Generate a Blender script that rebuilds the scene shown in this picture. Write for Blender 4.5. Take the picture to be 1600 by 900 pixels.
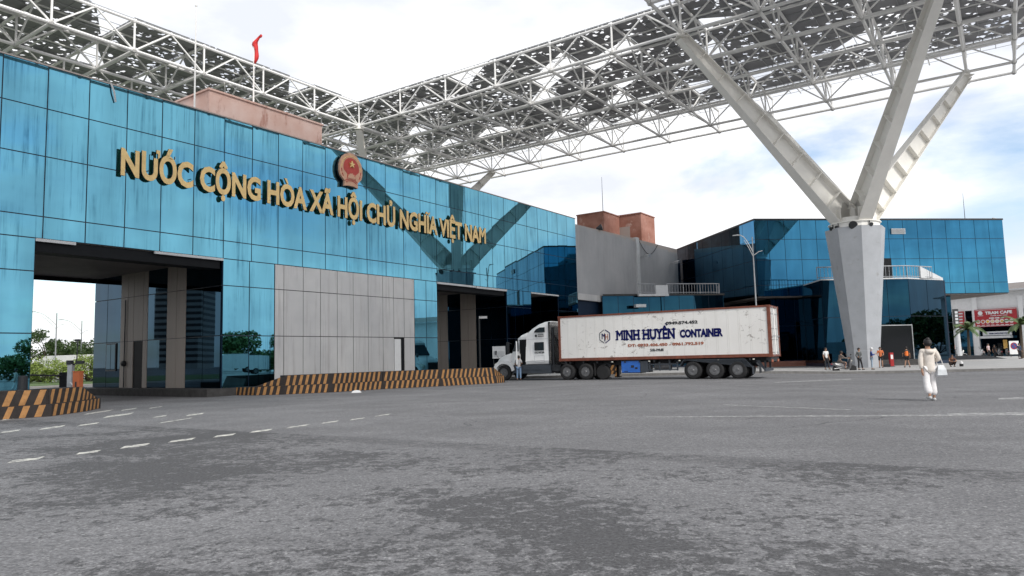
import bpy, math, random
from mathutils import Vector, Matrix
R_=math.radians
for o in list(bpy.data.objects): bpy.data.objects.remove(o)
SC=bpy.context.scene; COL=SC.collection
random.seed(7)
# ------------------------------------------------------------------ camera
FPX=1120.; CH=1.5; ROLL=.026; PITCH=math.atan((558-450)/FPX)
Fd=Vector((0,math.cos(PITCH),math.sin(PITCH))); R0=Vector((1,0,0)); U0=Vector((0,-math.sin(PITCH),math.cos(PITCH)))
Uc=math.sin(ROLL)*R0+math.cos(ROLL)*U0; Rc=math.cos(ROLL)*R0-math.sin(ROLL)*U0
CAM=Vector((0,0,CH))
cd=bpy.data.cameras.new('camera'); cam=bpy.data.objects.new('camera',cd); COL.objects.link(cam)
cd.sensor_width=36; cd.lens=36*FPX/1600; cd.clip_end=6000; cd.clip_start=.1
cam.matrix_world=Matrix(((Rc.x,Uc.x,-Fd.x,0),(Rc.y,Uc.y,-Fd.y,0),(Rc.z,Uc.z,-Fd.z,CH),(0,0,0,1)))
SC.camera=cam
# ------------------------------------------------------------------ light
SC.view_settings.view_transform='Standard'; SC.view_settings.look='None'
SC.view_settings.exposure=0.42; SC.view_settings.gamma=1.0
SUN_EL=40; SUN_AZ=142     # azimuth the light comes from, clockwise from +Y
w=bpy.data.worlds.new('World'); SC.world=w; w.use_nodes=True
nt=w.node_tree; N=nt.nodes; Lk=nt.links
for n in list(N): N.remove(n)
wo=N.new('ShaderNodeOutputWorld'); bgs=N.new('ShaderNodeBackground'); bgc=N.new('ShaderNodeBackground'); mx=N.new('ShaderNodeMixShader')
sk=N.new('ShaderNodeTexSky'); sk.sky_type='NISHITA'; sk.sun_disc=False; sk.sun_elevation=R_(SUN_EL); sk.sun_rotation=R_(SUN_AZ)
bgs.inputs[1].default_value=.15
Lk.new(sk.outputs[0],bgs.inputs[0])
tc=N.new('ShaderNodeTexCoord'); mp=N.new('ShaderNodeMapping'); mp.inputs['Scale'].default_value=(1,1,2.6); mp.inputs['Location'].default_value=(3.1,1.7,.35); mp.inputs['Rotation'].default_value=(0,0,R_(-4))
n1=N.new('ShaderNodeTexNoise'); n1.inputs['Scale'].default_value=2.3; n1.inputs['Detail'].default_value=8; n1.inputs['Roughness'].default_value=.56
n1.inputs['Distortion'].default_value=.25
Lk.new(tc.outputs['Generated'],mp.inputs[0]); Lk.new(mp.outputs[0],n1.inputs['Vector'])
sx=N.new('ShaderNodeSeparateXYZ'); Lk.new(tc.outputs['Generated'],sx.inputs[0])
def wm(op,a,b,c=None):
    m=N.new('ShaderNodeMath'); m.operation=op
    for i,x in enumerate((a,b,c)):
        if x is None: continue
        if isinstance(x,(int,float)): m.inputs[i].default_value=x
        else: Lk.new(x,m.inputs[i])
    return m.outputs[0]
# clouds close up towards the zenith
up=wm('MULTIPLY',wm('SUBTRACT',sx.outputs[2],.30),.9)
dens=wm('ADD',n1.outputs[0],wm('MAXIMUM',up,-.05))
cr=N.new('ShaderNodeValToRGB'); cr.color_ramp.elements[0].position=.26; cr.color_ramp.elements[1].position=.43
Lk.new(dens,cr.inputs[0])
n2=N.new('ShaderNodeTexNoise'); n2.inputs['Scale'].default_value=3.7; n2.inputs['Detail'].default_value=7; Lk.new(mp.outputs[0],n2.inputs['Vector'])
cc=N.new('ShaderNodeValToRGB'); e=cc.color_ramp.elements; e[0].position=.36; e[0].color=(.70,.73,.80,1); e[1].position=.56; e[1].color=(.98,.985,1,1)
Lk.new(n2.outputs[0],cc.inputs[0]); Lk.new(cc.outputs[0],bgc.inputs[0]); bgc.inputs[1].default_value=.96
Lk.new(cr.outputs[0],mx.inputs[0]); Lk.new(bgs.outputs[0],mx.inputs[1]); Lk.new(bgc.outputs[0],mx.inputs[2]); Lk.new(mx.outputs[0],wo.inputs[0])
sl=bpy.data.lights.new('sun','SUN'); sl.energy=2.3; sl.angle=R_(14); sl.color=(1,.97,.92); so=bpy.data.objects.new('sun',sl); COL.objects.link(so)
sd=Vector((math.sin(R_(SUN_AZ))*math.cos(R_(SUN_EL)),math.cos(R_(SUN_AZ))*math.cos(R_(SUN_EL)),math.sin(R_(SUN_EL))))
so.rotation_euler=sd.to_track_quat('Z','Y').to_euler(); so.location=(60,-40,80)
# ------------------------------------------------------------------ maths helpers
def ray(x,y): return Fd+(x-800)/FPX*Rc+(450-y)/FPX*Uc
def atz(x,y,z=0):
    d=ray(x,y); return CAM+d*((z-CH)/d.z)
def aty(x,y,Y):
    d=ray(x,y); return CAM+d*(Y/d.y)
def atpl(x,y,P,n):
    d=ray(x,y); return CAM+d*((P-CAM).dot(n)/d.dot(n))
def proj(P):
    v=Vector(P)-CAM; ww=v.dot(Fd)
    if ww<.5: return None
    return 800+FPX*v.dot(Rc)/ww, 450-FPX*v.dot(Uc)/ww, ww
def sm(t): t=max(0,min(1,t)); return t*t*(3-2*t)
def gz(x,y): return -.22*sm((x-15)/9)*sm((y-30)/14)
def gat(x,y,off=0):
    z=0
    for _ in range(12):
        P=atz(x,y,z+off); z=gz(P.x,P.y)
    return atz(x,y,z+off)
TH=R_(34.5)
Uv=Vector((math.sin(TH),math.cos(TH),0)); Vv=Vector((math.cos(TH),-math.sin(TH),0)); Zv=Vector((0,0,1))
A0=Vector((-14.324,34.116,0))          # a point on the foot of the gate facade
def W(u,v,z=0): return A0+Uv*u+Vv*v+Zv*z
KO=Vector((-15.96,74.87,0)); HB=26.6; M_=6.03; HT=29.05   # canopy corner, lower chord, module, upper chord
def K(i,j,z=HB): return KO+Uv*(i*M_)+Vv*(j*M_)+Zv*z
# ------------------------------------------------------------------ mesh helpers
class MB:
    def __init__(s): s.v=[]; s.f=[]; s.m=[]
    def add(s,vs,fs,mi=0):
        b=len(s.v); s.v+= [Vector(x) for x in vs]; s.f+=[tuple(b+i for i in f) for f in fs]; s.m+=[mi]*len(fs); return s
    def hexa(s,o,a,b,c,mi=0):
        o=Vector(o);a=Vector(a);b=Vector(b);c=Vector(c)
        if a.cross(b).dot(c)<0: a,b=b,a
        return s.add([o,o+a,o+a+b,o+b,o+c,o+a+c,o+a+b+c,o+b+c],[(3,2,1,0),(4,5,6,7),(0,1,5,4),(1,2,6,5),(2,3,7,6),(3,0,4,7)],mi)
    def box(s,x0,x1,y0,y1,z0,z1,mi=0): return s.hexa((x0,y0,z0),(x1-x0,0,0),(0,y1-y0,0),(0,0,z1-z0),mi)
    def quad(s,a,b,c,d,mi=0): return s.add([a,b,c,d],[(0,1,2,3)],mi)
    def tube(s,p,q,r,n=6,r2=None,cap=True,mi=0):
        p=Vector(p);q=Vector(q);d=(q-p); 
        if d.length<1e-6: return s
        d.normalize(); a=d.orthogonal().normalized(); b=d.cross(a); r2=r if r2 is None else r2
        vs=[]
        for k in range(n):
            t=2*math.pi*k/n; e=a*math.cos(t)+b*math.sin(t); vs+=[p+e*r,q+e*r2]
        fs=[(2*k,2*((k+1)%n),2*((k+1)%n)+1,2*k+1) for k in range(n)]
        if cap: fs+=[tuple(2*k for k in reversed(range(n))),tuple(2*k+1 for k in range(n))]
        return s.add(vs,fs,mi)
    def path(s,pts,r,n=6,mi=0):
        for a,b in zip(pts,pts[1:]): s.tube(a,b,r,n,mi=mi)
        return s
    def prism(s,poly,ext,mi=0):
        n=len(poly); poly=[Vector(p) for p in poly]; ext=Vector(ext)
        nn=Vector((0,0,0))
        for i in range(n): nn+=poly[i].cross(poly[(i+1)%n])
        if nn.dot(ext)>0: poly=poly[::-1]
        vs=poly+[p+ext for p in poly]
        return s.add(vs,[tuple(range(n)),tuple(range(2*n-1,n-1,-1))]+[(i,i+n,(i+1)%n+n,(i+1)%n) for i in range(n)],mi)
    def lathe(s,c,ax,prof,n=16,mi=0):   # prof: (dist along ax, radius)
        c=Vector(c);ax=Vector(ax).normalized();a=ax.orthogonal().normalized();b=ax.cross(a); vs=[];fs=[]
        for h,r in prof:
            for k in range(n):
                t=2*math.pi*k/n; vs.append(c+ax*h+(a*math.cos(t)+b*math.sin(t))*max(r,1e-4))
        for i in range(len(prof)-1):
            for k in range(n): fs.append((i*n+k,i*n+(k+1)%n,(i+1)*n+(k+1)%n,(i+1)*n+k))
        fs.append(tuple(reversed(range(n)))); fs.append(tuple(range((len(prof)-1)*n,len(prof)*n)))
        return s.add(vs,fs,mi)
    def ball(s,c,r,n=8,mi=0):
        k=max(4,n//2); return s.lathe(c,(0,0,1),[(-r*math.cos(math.pi*i/k),r*math.sin(math.pi*i/k)) for i in range(k+1)],n,mi)
    def loft(s,secs,mi=0):  # secs: list of rings of equal length
        n=len(secs[0]); vs=[p for r in secs for p in r]; fs=[]
        for i in range(len(secs)-1):
            for k in range(n): fs.append((i*n+k,i*n+(k+1)%n,(i+1)*n+(k+1)%n,(i+1)*n+k))
        fs.append(tuple(reversed(range(n)))); fs.append(tuple(range((len(secs)-1)*n,len(secs)*n)))
        return s.add(vs,fs,mi)
    def build(s,name,mat,parent=None,local=False,smooth=False,**kw):
        me=bpy.data.meshes.new(name)
        M=Matrix()
        if parent is not None and not local:
            M=world_of(parent).inverted()
        me.from_pydata([M@x for x in s.v],[],s.f)
        mats=mat if isinstance(mat,(list,tuple)) else [mat]
        for m in mats: me.materials.append(m)
        for p,mi in zip(me.polygons,s.m):
            p.material_index=min(mi,len(mats)-1); p.use_smooth=smooth
        me.validate()
        o=bpy.data.objects.new(name,me); COL.objects.link(o)
        if parent is not None: o.parent=parent
        for k,v in kw.items(): o[k]=v
        return o
def world_of(o):
    M=o.matrix_basis.copy(); p=o.parent
    while p: M=p.matrix_basis@M; p=p.parent
    return M
def thing(name,label,cat,loc=(0,0,0),rz=0,group=None):
    o=bpy.data.objects.new(name,None); COL.objects.link(o); o.location=loc; o.rotation_euler=(0,0,rz); o.empty_display_size=.3
    o['label']=label; o['category']=cat
    if group: o['group']=group
    return o
def tag(o,label,cat,group=None):
    o['label']=label; o['category']=cat
    if group: o['group']=group
    return o
def struct(o): o['kind']='structure'; return o
def dup(root,loc,rz,label,group=None):
    r=root.copy(); COL.objects.link(r); r.location=loc; r.rotation_euler=(0,0,rz); r['label']=label
    if group: r['group']=group
    def rec(a,b):
        for ch in [c for c in bpy.data.objects if c.parent==a]:
            c=ch.copy(); COL.objects.link(c); c.parent=b; rec(ch,c)
    rec(root,r); return r
# ------------------------------------------------------------------ materials
class NT:
    def __init__(s,name):
        s.m=bpy.data.materials.new(name); s.m.use_nodes=True; s.t=s.m.node_tree; s.b=s.t.nodes['Principled BSDF']; s.o=s.t.nodes['Material Output']
        s.c=s.n('ShaderNodeTexCoord').outputs['Object']
    def n(s,k): return s.t.nodes.new(k)
    def l(s,a,b): s.t.links.new(a,b)
    def mapv(s,sc=(1,1,1),rot=(0,0,0),loc=(0,0,0),src=None):
        m=s.n('ShaderNodeMapping'); m.inputs['Scale'].default_value=sc; m.inputs['Rotation'].default_value=rot; m.inputs['Location'].default_value=loc
        s.l(src or s.c,m.inputs[0]); return m.outputs[0]
    def noise(s,scale,detail=4,rough=.55,vec=None,dist=0):
        n=s.n('ShaderNodeTexNoise'); n.inputs['Scale'].default_value=scale; n.inputs['Detail'].default_value=detail; n.inputs['Roughness'].default_value=rough; n.inputs['Distortion'].default_value=dist
        s.l(vec or s.c,n.inputs['Vector']); return n.outputs[0]
    def ramp(s,v,p0,c0,p1,c1):
        r=s.n('ShaderNodeValToRGB'); e=r.color_ramp.elements
        f=lambda c:(c,c,c,1) if isinstance(c,(int,float)) else (*c,1)
        e[0].position=p0;e[0].color=f(c0);e[1].position=p1;e[1].color=f(c1); s.l(v,r.inputs[0]); return r.outputs[0]
    def mix(s,f,a,b,mode='MIX'):
        m=s.n('ShaderNodeMix'); m.data_type='RGBA'; m.blend_type=mode
        for i,x in ((0,f),(6,a),(7,b)):
            if isinstance(x,(int,float)) : m.inputs[i].default_value=x if i==0 else (x,x,x,1)
            elif isinstance(x,tuple): m.inputs[i].default_value=(*x,1)
            else: s.l(x,m.inputs[i])
        return m.outputs[2]
    def math(s,op,a,b=0,c=None):
        m=s.n('ShaderNodeMath'); m.operation=op
        for i,x in enumerate((a,b,c)):
            if x is None: continue
            if isinstance(x,(int,float)): m.inputs[i].default_value=x
            else: s.l(x,m.inputs[i])
        return m.outputs[0]
    def col(s,x):
        if isinstance(x,tuple): s.b.inputs['Base Color'].default_value=(*x,1)
        else: s.l(x,s.b.inputs['Base Color'])
    def rough(s,x):
        if isinstance(x,(int,float)): s.b.inputs['Roughness'].default_value=x
        else: s.l(x,s.b.inputs['Roughness'])
    def bump(s,h,strength=.3,dist=.01):
        b=s.n('ShaderNodeBump'); b.inputs['Strength'].default_value=strength; b.inputs['Distance'].default_value=dist; s.l(h,b.inputs['Height']); s.l(b.outputs[0],s.b.inputs['Normal'])
def simple(name,c,rough=.6,metal=0,var=.18,scale=3.,dirt=None,spec=None):
    t=NT(name); v=t.noise(scale,6,.65)
    a=tuple(x*(1-var) for x in c); b=tuple(min(1,x*(1+var)) for x in c)
    k=t.ramp(v,.3,a,.7,b)
    if dirt: k=t.mix(t.ramp(t.noise(scale*1.7,8,.7,dist=.4),dirt[1],0,dirt[1]+.1,1),k,dirt[0])
    t.col(k); t.rough(rough); t.b.inputs['Metallic'].default_value=metal
    if spec is not None: t.b.inputs['Specular IOR Level'].default_value=spec
    return t.m
def glassmat(name,c,streak=.5,dark=(.02,.09,.15),rough=.008):
    t=NT(name)
    st=t.noise(1,7,.7,vec=t.mapv((5.5,5.5,.22)))      # run-down stains
    st2=t.noise(.35,4,.6)
    broad=t.noise(1,3,.5,vec=t.mapv((.9,.9,.25),loc=(5,2,1)))
    f=t.math('MULTIPLY',t.ramp(st,.49,0,.70,1),t.ramp(st2,.42,0,.62,streak))
    base=t.mix(t.ramp(broad,.3,0,.7,1),tuple(x*.84 for x in c),tuple(min(1,x*1.1) for x in c))
    t.col(t.mix(f,base,dark)); t.b.inputs['Metallic'].default_value=1
    t.rough(t.ramp(st,.5,rough,.85,rough+.06))
    return t.m
MT={}
MT['gate_glass']=glassmat('gate_glass',(.125,.35,.465),.95)
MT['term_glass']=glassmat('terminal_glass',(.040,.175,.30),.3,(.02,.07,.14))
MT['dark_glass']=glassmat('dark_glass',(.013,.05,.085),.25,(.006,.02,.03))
MT['mullion']=simple('mullion_dark',(.008,.02,.045),.4)
MT['dwin']=simple('dark_window',(.008,.009,.011),.12,var=0)
t=NT('aluminium_cladding'); st=t.noise(1,7,.7,vec=t.mapv((4,4,.18)))
t.col(t.mix(t.ramp(st,.52,0,.8,.55),t.ramp(t.noise(.6,3),.3,(.52,.515,.515),.7,(.62,.61,.60)),(.16,.13,.12))); t.rough(.45); t.b.inputs['Metallic'].default_value=.15; MT['clad']=t.m
t=NT('warm_cladding'); t.col(t.mix(t.ramp(t.noise(1,7,.7,vec=t.mapv((4,4,.3))),.52,0,.85,.5),(.36,.31,.27),(.14,.11,.10))); t.rough(.5); MT['warmclad']=t.m
t=NT('grey_render'); k=t.mix(t.ramp(t.noise(1,6,.6,vec=t.mapv((2,2,.2))),.5,0,.8,.4),t.ramp(t.noise(.4,5),.3,(.34,.345,.36),.7,(.42,.42,.43)),(.22,.22,.23))
sz=t.n('ShaderNodeSeparateXYZ'); t.l(t.c,sz.inputs[0])
edge=t.math('ADD',t.math('MULTIPLY',t.math('SUBTRACT',sz.outputs[2],12.6),1.4),t.math('MULTIPLY',t.noise(1.6,7,.7),-1.6))
t.col(t.mix(t.ramp(edge,.0,0,.12,1),k,(.42,.37,.34))); t.rough(.8); MT['greywall']=t.m
t=NT('pink_render'); k=t.ramp(t.noise(.7,7,.6),.32,(.56,.36,.30),.68,(.66,.50,.45)); t.col(t.mix(t.ramp(t.noise(1,8,.7,vec=t.mapv((1.5,1.5,.5),loc=(4,4,0))),.56,0,.66,.8),k,(.36,.17,.13))); t.rough(.85); MT['pink']=t.m
t=NT('rust_pink_render'); k=t.ramp(t.noise(.5,7,.65,vec=t.mapv((1,1,1.3))),.36,(.30,.125,.085),.66,(.44,.22,.17)); t.col(t.mix(t.ramp(t.noise(.8,8,.75,dist=.5),.58,0,.66,1),k,(.52,.36,.31))); t.rough(.85); MT['rustpink']=t.m
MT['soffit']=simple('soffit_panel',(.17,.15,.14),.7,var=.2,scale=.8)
MT['black']=simple('black_void',(.006,.007,.009),.6,spec=.2)
MT['white_steel']=simple('white_painted_steel',(.84,.83,.81),.45,var=.06,scale=.7,dirt=((.33,.27,.22),.64))
MT['arm_steel']=simple('cream_painted_steel',(.84,.82,.77),.5,var=.07,scale=.5,dirt=((.55,.47,.38),.70))
MT['pillar']=simple('grey_cladded_pillar',(.38,.395,.42),.55,var=.10,scale=.9,dirt=((.30,.30,.30),.60))
t=NT('perforated_panel')
vv=t.n('ShaderNodeTexVoronoi'); vv.distance='CHEBYCHEV'; vv.inputs['Scale'].default_value=1.5; vv.inputs['Randomness'].default_value=.8
dn=t.n('ShaderNodeTexNoise'); dn.inputs['Scale'].default_value=3.4; dn.inputs['Detail'].default_value=0; t.l(t.c,dn.inputs['Vector'])
ad=t.n('ShaderNodeVectorMath'); ad.operation='MULTIPLY_ADD'; t.l(dn.outputs['Color'],ad.inputs[0]); ad.inputs[1].default_value=(.55,.55,0); t.l(t.mapv((1,1,0)),ad.inputs[2]); t.l(ad.outputs[0],vv.inputs['Vector'])
hole=t.math('LESS_THAN',vv.outputs['Distance'],.275)
tr=t.n('ShaderNodeBsdfTransparent'); ms=t.n('ShaderNodeMixShader'); t.l(hole,ms.inputs[0]); t.l(t.b.outputs[0],ms.inputs[1]); t.l(tr.outputs[0],ms.inputs[2]); t.l(ms.outputs[0],t.o.inputs[0])
t.col(t.ramp(t.noise(.5,4),.3,(.25,.25,.26),.7,(.32,.32,.335))); t.rough(.6); MT['perf']=t.m
# asphalt
t=NT('asphalt')
lg=t.noise(.24,4,.6); fine=t.noise(1,8,.82,vec=t.mapv((5.5,5.5,5.5)),dist=.3); hf=t.noise(27,4,.8)
sep=t.n('ShaderNodeSeparateXYZ'); t.l(t.c,sep.inputs[0])
# worn stretch in front of an old resurfacing seam (seam runs left to right about nine to twenty metres out)
sa=gat(150,662); sb=gat(1600,738); dd=(sb-sa).normalized(); nn=Vector((-dd.y,dd.x,0))
if nn.y<0: nn=-nn
dist=t.math('ADD',t.math('ADD',t.math('MULTIPLY',sep.outputs[0],nn.x),t.math('MULTIPLY',sep.outputs[1],nn.y)),-(sa.x*nn.x+sa.y*nn.y))  # >0 beyond the seam
near=t.ramp(t.math('MULTIPLY_ADD',dist,-.5,.02),0,0,.04,1)
m=t.math('ADD',t.math('MULTIPLY',lg,1.1),t.math('MULTIPLY',fine,1.05))
mask=t.math('MULTIPLY',t.ramp(t.math('MULTIPLY',m,.5),.538,0,.562,1),t.math('MULTIPLY_ADD',near,.68,.25))
seamband=t.math('MULTIPLY',t.ramp(t.math('ABSOLUTE',t.math('ADD',dist,.35)),.25,1,.55,0),t.ramp(fine,.40,0,.56,.6))
mask=t.math('MAXIMUM',mask,seamband)
vor=t.n('ShaderNodeTexVoronoi'); vor.inputs['Scale'].default_value=55; t.l(t.c,vor.inputs['Vector'])
sp=t.ramp(vor.outputs['Distance'],.12,1.0,.5,0)
base=t.mix(t.ramp(t.noise(.5,6,.6),.3,0,.7,1),(.15,.15,.157),(.215,.215,.223))
mid=t.noise(9,6,.8)
base=t.mix(t.ramp(mid,.44,.0,.60,.6),base,(.085,.085,.09))
base=t.mix(.85,base,t.ramp(hf,.32,.3,.68,1.75),'MULTIPLY')
base=t.mix(t.ramp(vor.outputs['Color'],.84,0,.88,.5),base,(.42,.42,.42))
tyre=t.noise(1,5,.6,vec=t.mapv((.05,.9,1),rot=(0,0,R_(-12))))
base=t.mix(t.ramp(tyre,.52,0,.72,.28),base,(.09,.09,.095))
ck=t.n('ShaderNodeTexVoronoi'); ck.feature='DISTANCE_TO_EDGE'; ck.inputs['Scale'].default_value=.16; wv_=t.n('ShaderNodeVectorMath'); wv_.operation='MULTIPLY_ADD'; nn_=t.n('ShaderNodeTexNoise'); nn_.inputs['Scale'].default_value=.9; nn_.inputs['Detail'].default_value=6; t.l(t.c,nn_.inputs['Vector']); t.l(nn_.outputs['Color'],wv_.inputs[0]); wv_.inputs[1].default_value=(1.6,1.6,0); t.l(t.c,wv_.inputs[2]); t.l(wv_.outputs[0],ck.inputs['Vector'])
base=t.mix(t.math('MULTIPLY',t.ramp(ck.outputs['Distance'],.0012,.75,.0035,0),t.ramp(t.noise(.21,2),.5,0,.56,1)),base,(.04,.04,.042))
oil=t.ramp(t.noise(1.1,3,.6,vec=t.mapv((1,1,1),loc=(9,4,0))),.70,0,.76,.55)
base=t.mix(oil,base,(.045,.045,.045))
base=t.mix(mask,base,t.mix(t.ramp(hf,.35,0,.65,1),(.035,.035,.038),(.11,.11,.115)))
t.col(base); t.rough(t.math('MULTIPLY_ADD',hf,.2,.72)); t.bump(t.math('ADD',t.math('MULTIPLY',hf,1.),t.math('MULTIPLY',mask,-1.2)),.5,.012); t.b.inputs['Specular IOR Level'].default_value=.3
MT['asphalt']=t.m
t=NT('worn_white_paint'); k=t.noise(6,8,.75); hl=t.ramp(k,.43,0,.52,1); t.col(t.mix(hl,(.16,.16,.165),(.60,.59,.54))); t.rough(.8); MT['paint']=t.m
t=NT('faint_white_paint'); k=t.noise(5,8,.75); hl=t.ramp(k,.50,0,.62,.8); t.col(t.mix(hl,(.2,.2,.205),(.6,.6,.58))); t.rough(.8); MT['paint2']=t.m
t=NT('paving_tiles'); br=t.n('ShaderNodeTexBrick'); br.inputs['Scale'].default_value=1.6; br.inputs['Mortar Size'].default_value=.012; br.inputs['Color1'].default_value=(.42,.41,.40,1); br.inputs['Color2'].default_value=(.36,.355,.35,1); br.inputs['Mortar'].default_value=(.2,.2,.2,1)
t.l(t.mapv((1,1,1),rot=(0,0,R_(30))),br.inputs['Vector']); t.col(t.mix(t.ramp(t.noise(.5,6),.4,0,.7,.5),br.outputs[0],(.27,.27,.27))); t.rough(.8); MT['paving']=t.m
MT['kerb']=simple('kerb_stone',(.16,.155,.15),.85,var=.3,scale=4)
MT['concrete']=simple('concrete',(.25,.245,.235),.85,var=.2,scale=2)
MT['darkkerb']=simple('sooty_kerb',(.05,.048,.047),.9,var=.35,scale=3)
MT['grass']=simple('rough_grass',(.07,.12,.03),.9,var=.4,scale=1.5)
MT['gold']=simple('gold_letter_face',(.84,.59,.25),.42,.0,var=.14,scale=2.2,dirt=((.40,.24,.09),.66))
MT['shadeside']=simple('shaded_letter_side',(.012,.012,.014),.4,0)  # shadow side and reflection of the letters, put into the colour as black
MT['yellow']=simple('worn_orange_paint',(.37,.185,.065),.75,var=.25,scale=6,dirt=((.16,.09,.04),.61))
MT['bblack']=simple('worn_black_paint',(.022,.016,.014),.75,var=.4,scale=6,dirt=((.10,.07,.055),.66))
MT['red']=simple('red_cloth',(.62,.03,.03),.7)
MT['embred']=simple('emblem_red',(.50,.06,.045),.45)
MT['embtan']=simple('emblem_pink_gold',(.66,.38,.25),.5,var=.12,scale=4)
MT['metal']=simple('galvanised_metal',(.42,.43,.44),.4,.6)
MT['dmetal']=simple('dark_metal',(.035,.037,.04),.5,.3)
MT['orange']=simple('rust_orange_post',(.42,.11,.035),.6,dirt=((.2,.06,.03),.62))
MT['white']=simple('white_paint',(.72,.72,.72),.5,var=.06)
MT['offwhite']=simple('off_white',(.55,.56,.57),.6,var=.08)
# ================================================================== SETTING
# ground: one sheet to the horizon, finer near the square
xs=[-900,-400,-200,-100,-60]+[i for i in range(-48,72,4)]+[76,100,160,300,500,900]
ys=[-900,-400,-200,-100,-40]+[i for i in range(-20,96,4)]+[100,140,200,400,900]
g=MB(); nx=len(xs)
for y in ys:
    for x in xs: g.v.append(Vector((x,y,gz(x,y))))
for j in range(len(ys)-1):
    for i in range(nx-1):
        a=j*nx+i; g.f.append((a,a+1,a+nx+1,a+nx)); g.m.append(0)
struct(g.build('asphalt_ground',MT['asphalt'],smooth=True))
# raised pavement in front of the terminal, with its kerb
KL=gat(1225,583.5); KR=gat(1600,578.5); kd=(KR-KL); kd.z=0; kd.normalize(); kn=Vector((-kd.y,kd.x,0))
ST=[-24,-20,-16,-12,-8,-4,0,4,8,12,16,20,26,34,60,140]
pv=MB(); kb=MB()
def kz(P): return gz(P.x,P.y)+.15
bs=[.3,6,12,18,26,40,60,110]
for a in ST:
    for b in bs:
        P=KL+kd*a+kn*b; pv.v.append(Vector((P.x,P.y,kz(P))))
nb=len(bs)
for i in range(len(ST)-1):
    for j in range(nb-1):
        a=i*nb+j; pv.f.append((a,a+nb,a+nb+1,a+1)); pv.m.append(0)
struct(pv.build('pavement',MT['paving']))
for i in range(len(ST)-1):
    for q,(a0,a1) in enumerate([(ST[i],ST[i+1])]):
        P=KL+kd*a0;Q=KL+kd*a1
        p=[Vector((P.x,P.y,gz(P.x,P.y)-.1)),Vector((Q.x,Q.y,gz(Q.x,Q.y)-.1))]
        e=kn*.3
        pt=[Vector((P.x,P.y,kz(P)+.012)),Vector((Q.x,Q.y,kz(Q)+.012))]
        kb.add([p[0],p[1],pt[1],pt[0],pt[0]+e,pt[1]+e],[(0,1,2,3),(3,2,5,4)])
P=KL+kd*ST[0]; kb.hexa((P.x,P.y,-.1),kn*100,-kd*.2,Zv*.25)
struct(kb.build('kerb',MT['kerb']))
# raised islands under the gate building
isl=MB()
def hx(mb,u0,u1,v0,v1,z0,z1,mi=0): return mb.hexa(W(u0,v0,z0),Uv*(u1-u0),Vv*(v1-v0),Zv*(z1-z0),mi)
hx(isl,-24,-7.3,-14,1.2,-.05,.37); hx(isl,-.3,3.2,-14,.12,-.05,.37); hx(isl,3.2,16.9,-14,1.2,-.05,.36); hx(isl,24.0,28.3,-14,1.5,-.05,.37); hx(isl,31.8,42,-14,.8,-.05,.37)
struct(isl.build('traffic_island',MT['darkkerb']))
# far verge and pavement beyond the gate
vg=MB()
hx(vg,-60,60,-36,-34,-.05,.12); struct(vg.build('far_kerb',MT['concrete']))
vg=MB(); hx(vg,-80,90,-70,-36,-.05,.16); struct(vg.build('grass_verge',MT['grass']))
# painted lane marks (each a thin worn parallelogram)
mk=MB()
def dash(xa,xb,yc,h=3.2,sl=.16,mb=None):
    mb=mb or mk; L=xb-xa
    pts=[(xa,yc+sl*L/2),(xa+L*.16,yc+sl*L/2-h),(xb,yc-sl*L/2-h*.3),(xb-L*.16,yc-sl*L/2+h*.7)]
    qs=[gat(*p) for p in pts]; mb.quad(*[q+Vector((0,0,.004)) for q in qs])
for xa,xb,yc,h in [(10,70,719.5,4.5),(118,158,707.5,3.6),(187,235,697.5,4),(262,306,688.5,3.5),(333,369,681,3),(389,427,673.8,2.8),(447,484,666.5,2.2),(501,530,660,2),(546,571,655,1.8),(585,611,649,1.6),
                   (0,33,674.5,2.6),(60,103,668.6,2.8),(120,156,663.5,2.4),(160,210,649.5,3.4),(188,215,640,1.8),(232,255,636.8,1.4),(245,304,657.5,2.4),(290,320,648,2.4),(0,26,655.5,1.8),(130,178,644.5,2.4),(238,262,651,1.8)]:
    dash(xa,xb,yc,h)
struct(mk.build('lane_marking',MT['paint']))
mk2=MB()
for q in [[(1480,646),(1600,644.5),(1600,649),(1480,650)],[(1560,622),(1600,620.5),(1600,624),(1560,624.5)],[(1010,651),(1480,648),(1480,650.5),(1010,652)],[(1210,597),(1330,592),(1330,593.2),(1210,598.2)],[(1130,632),(1330,640),(1330,641),(1130,633)]]:
    mk2.quad(*[gat(*p)+Vector((0,0,.004)) for p in q])
struct(mk2.build('faded_marking',MT['paint2']))
# ================================================================== GATE BUILDING
GT=13.69; GB=6.64; ZR=[GB,7.52,9.96,11.92,GT]; ZL=[.37,2.9,5.33,GB]
gate=thing('gate_building','long blue mirror glass gate building with drive through openings at left','building',W(-7,0,0))
panes=[]     # (corner, a, b, normal, material, size on screen)
def pane(o,a,b,n,mat):
    r=random; a=Vector(a);b=Vector(b);n=Vector(n)
    gap=.022; a1=a.normalized()*gap; b1=b.normalized()*gap
    t1=n*(r.uniform(-1,1)*.0022); t2=n*(r.uniform(-1,1)*.0022)
    p=[o+a1+b1,o+a-a1+b1+t1*a.length,o+a-a1+b-b1+t1*a.length+t2*b.length,o+a1+b-b1+t2*b.length]
    c=o+a/2+b/2; q=proj(c); s=0
    if q and -80<q[0]<1680 and -80<q[1]<980: s=abs(a.length*b.length)/q[2]**2*abs((CAM-c).normalized().dot(n))
    panes.append((p,n,mat,s))
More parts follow.
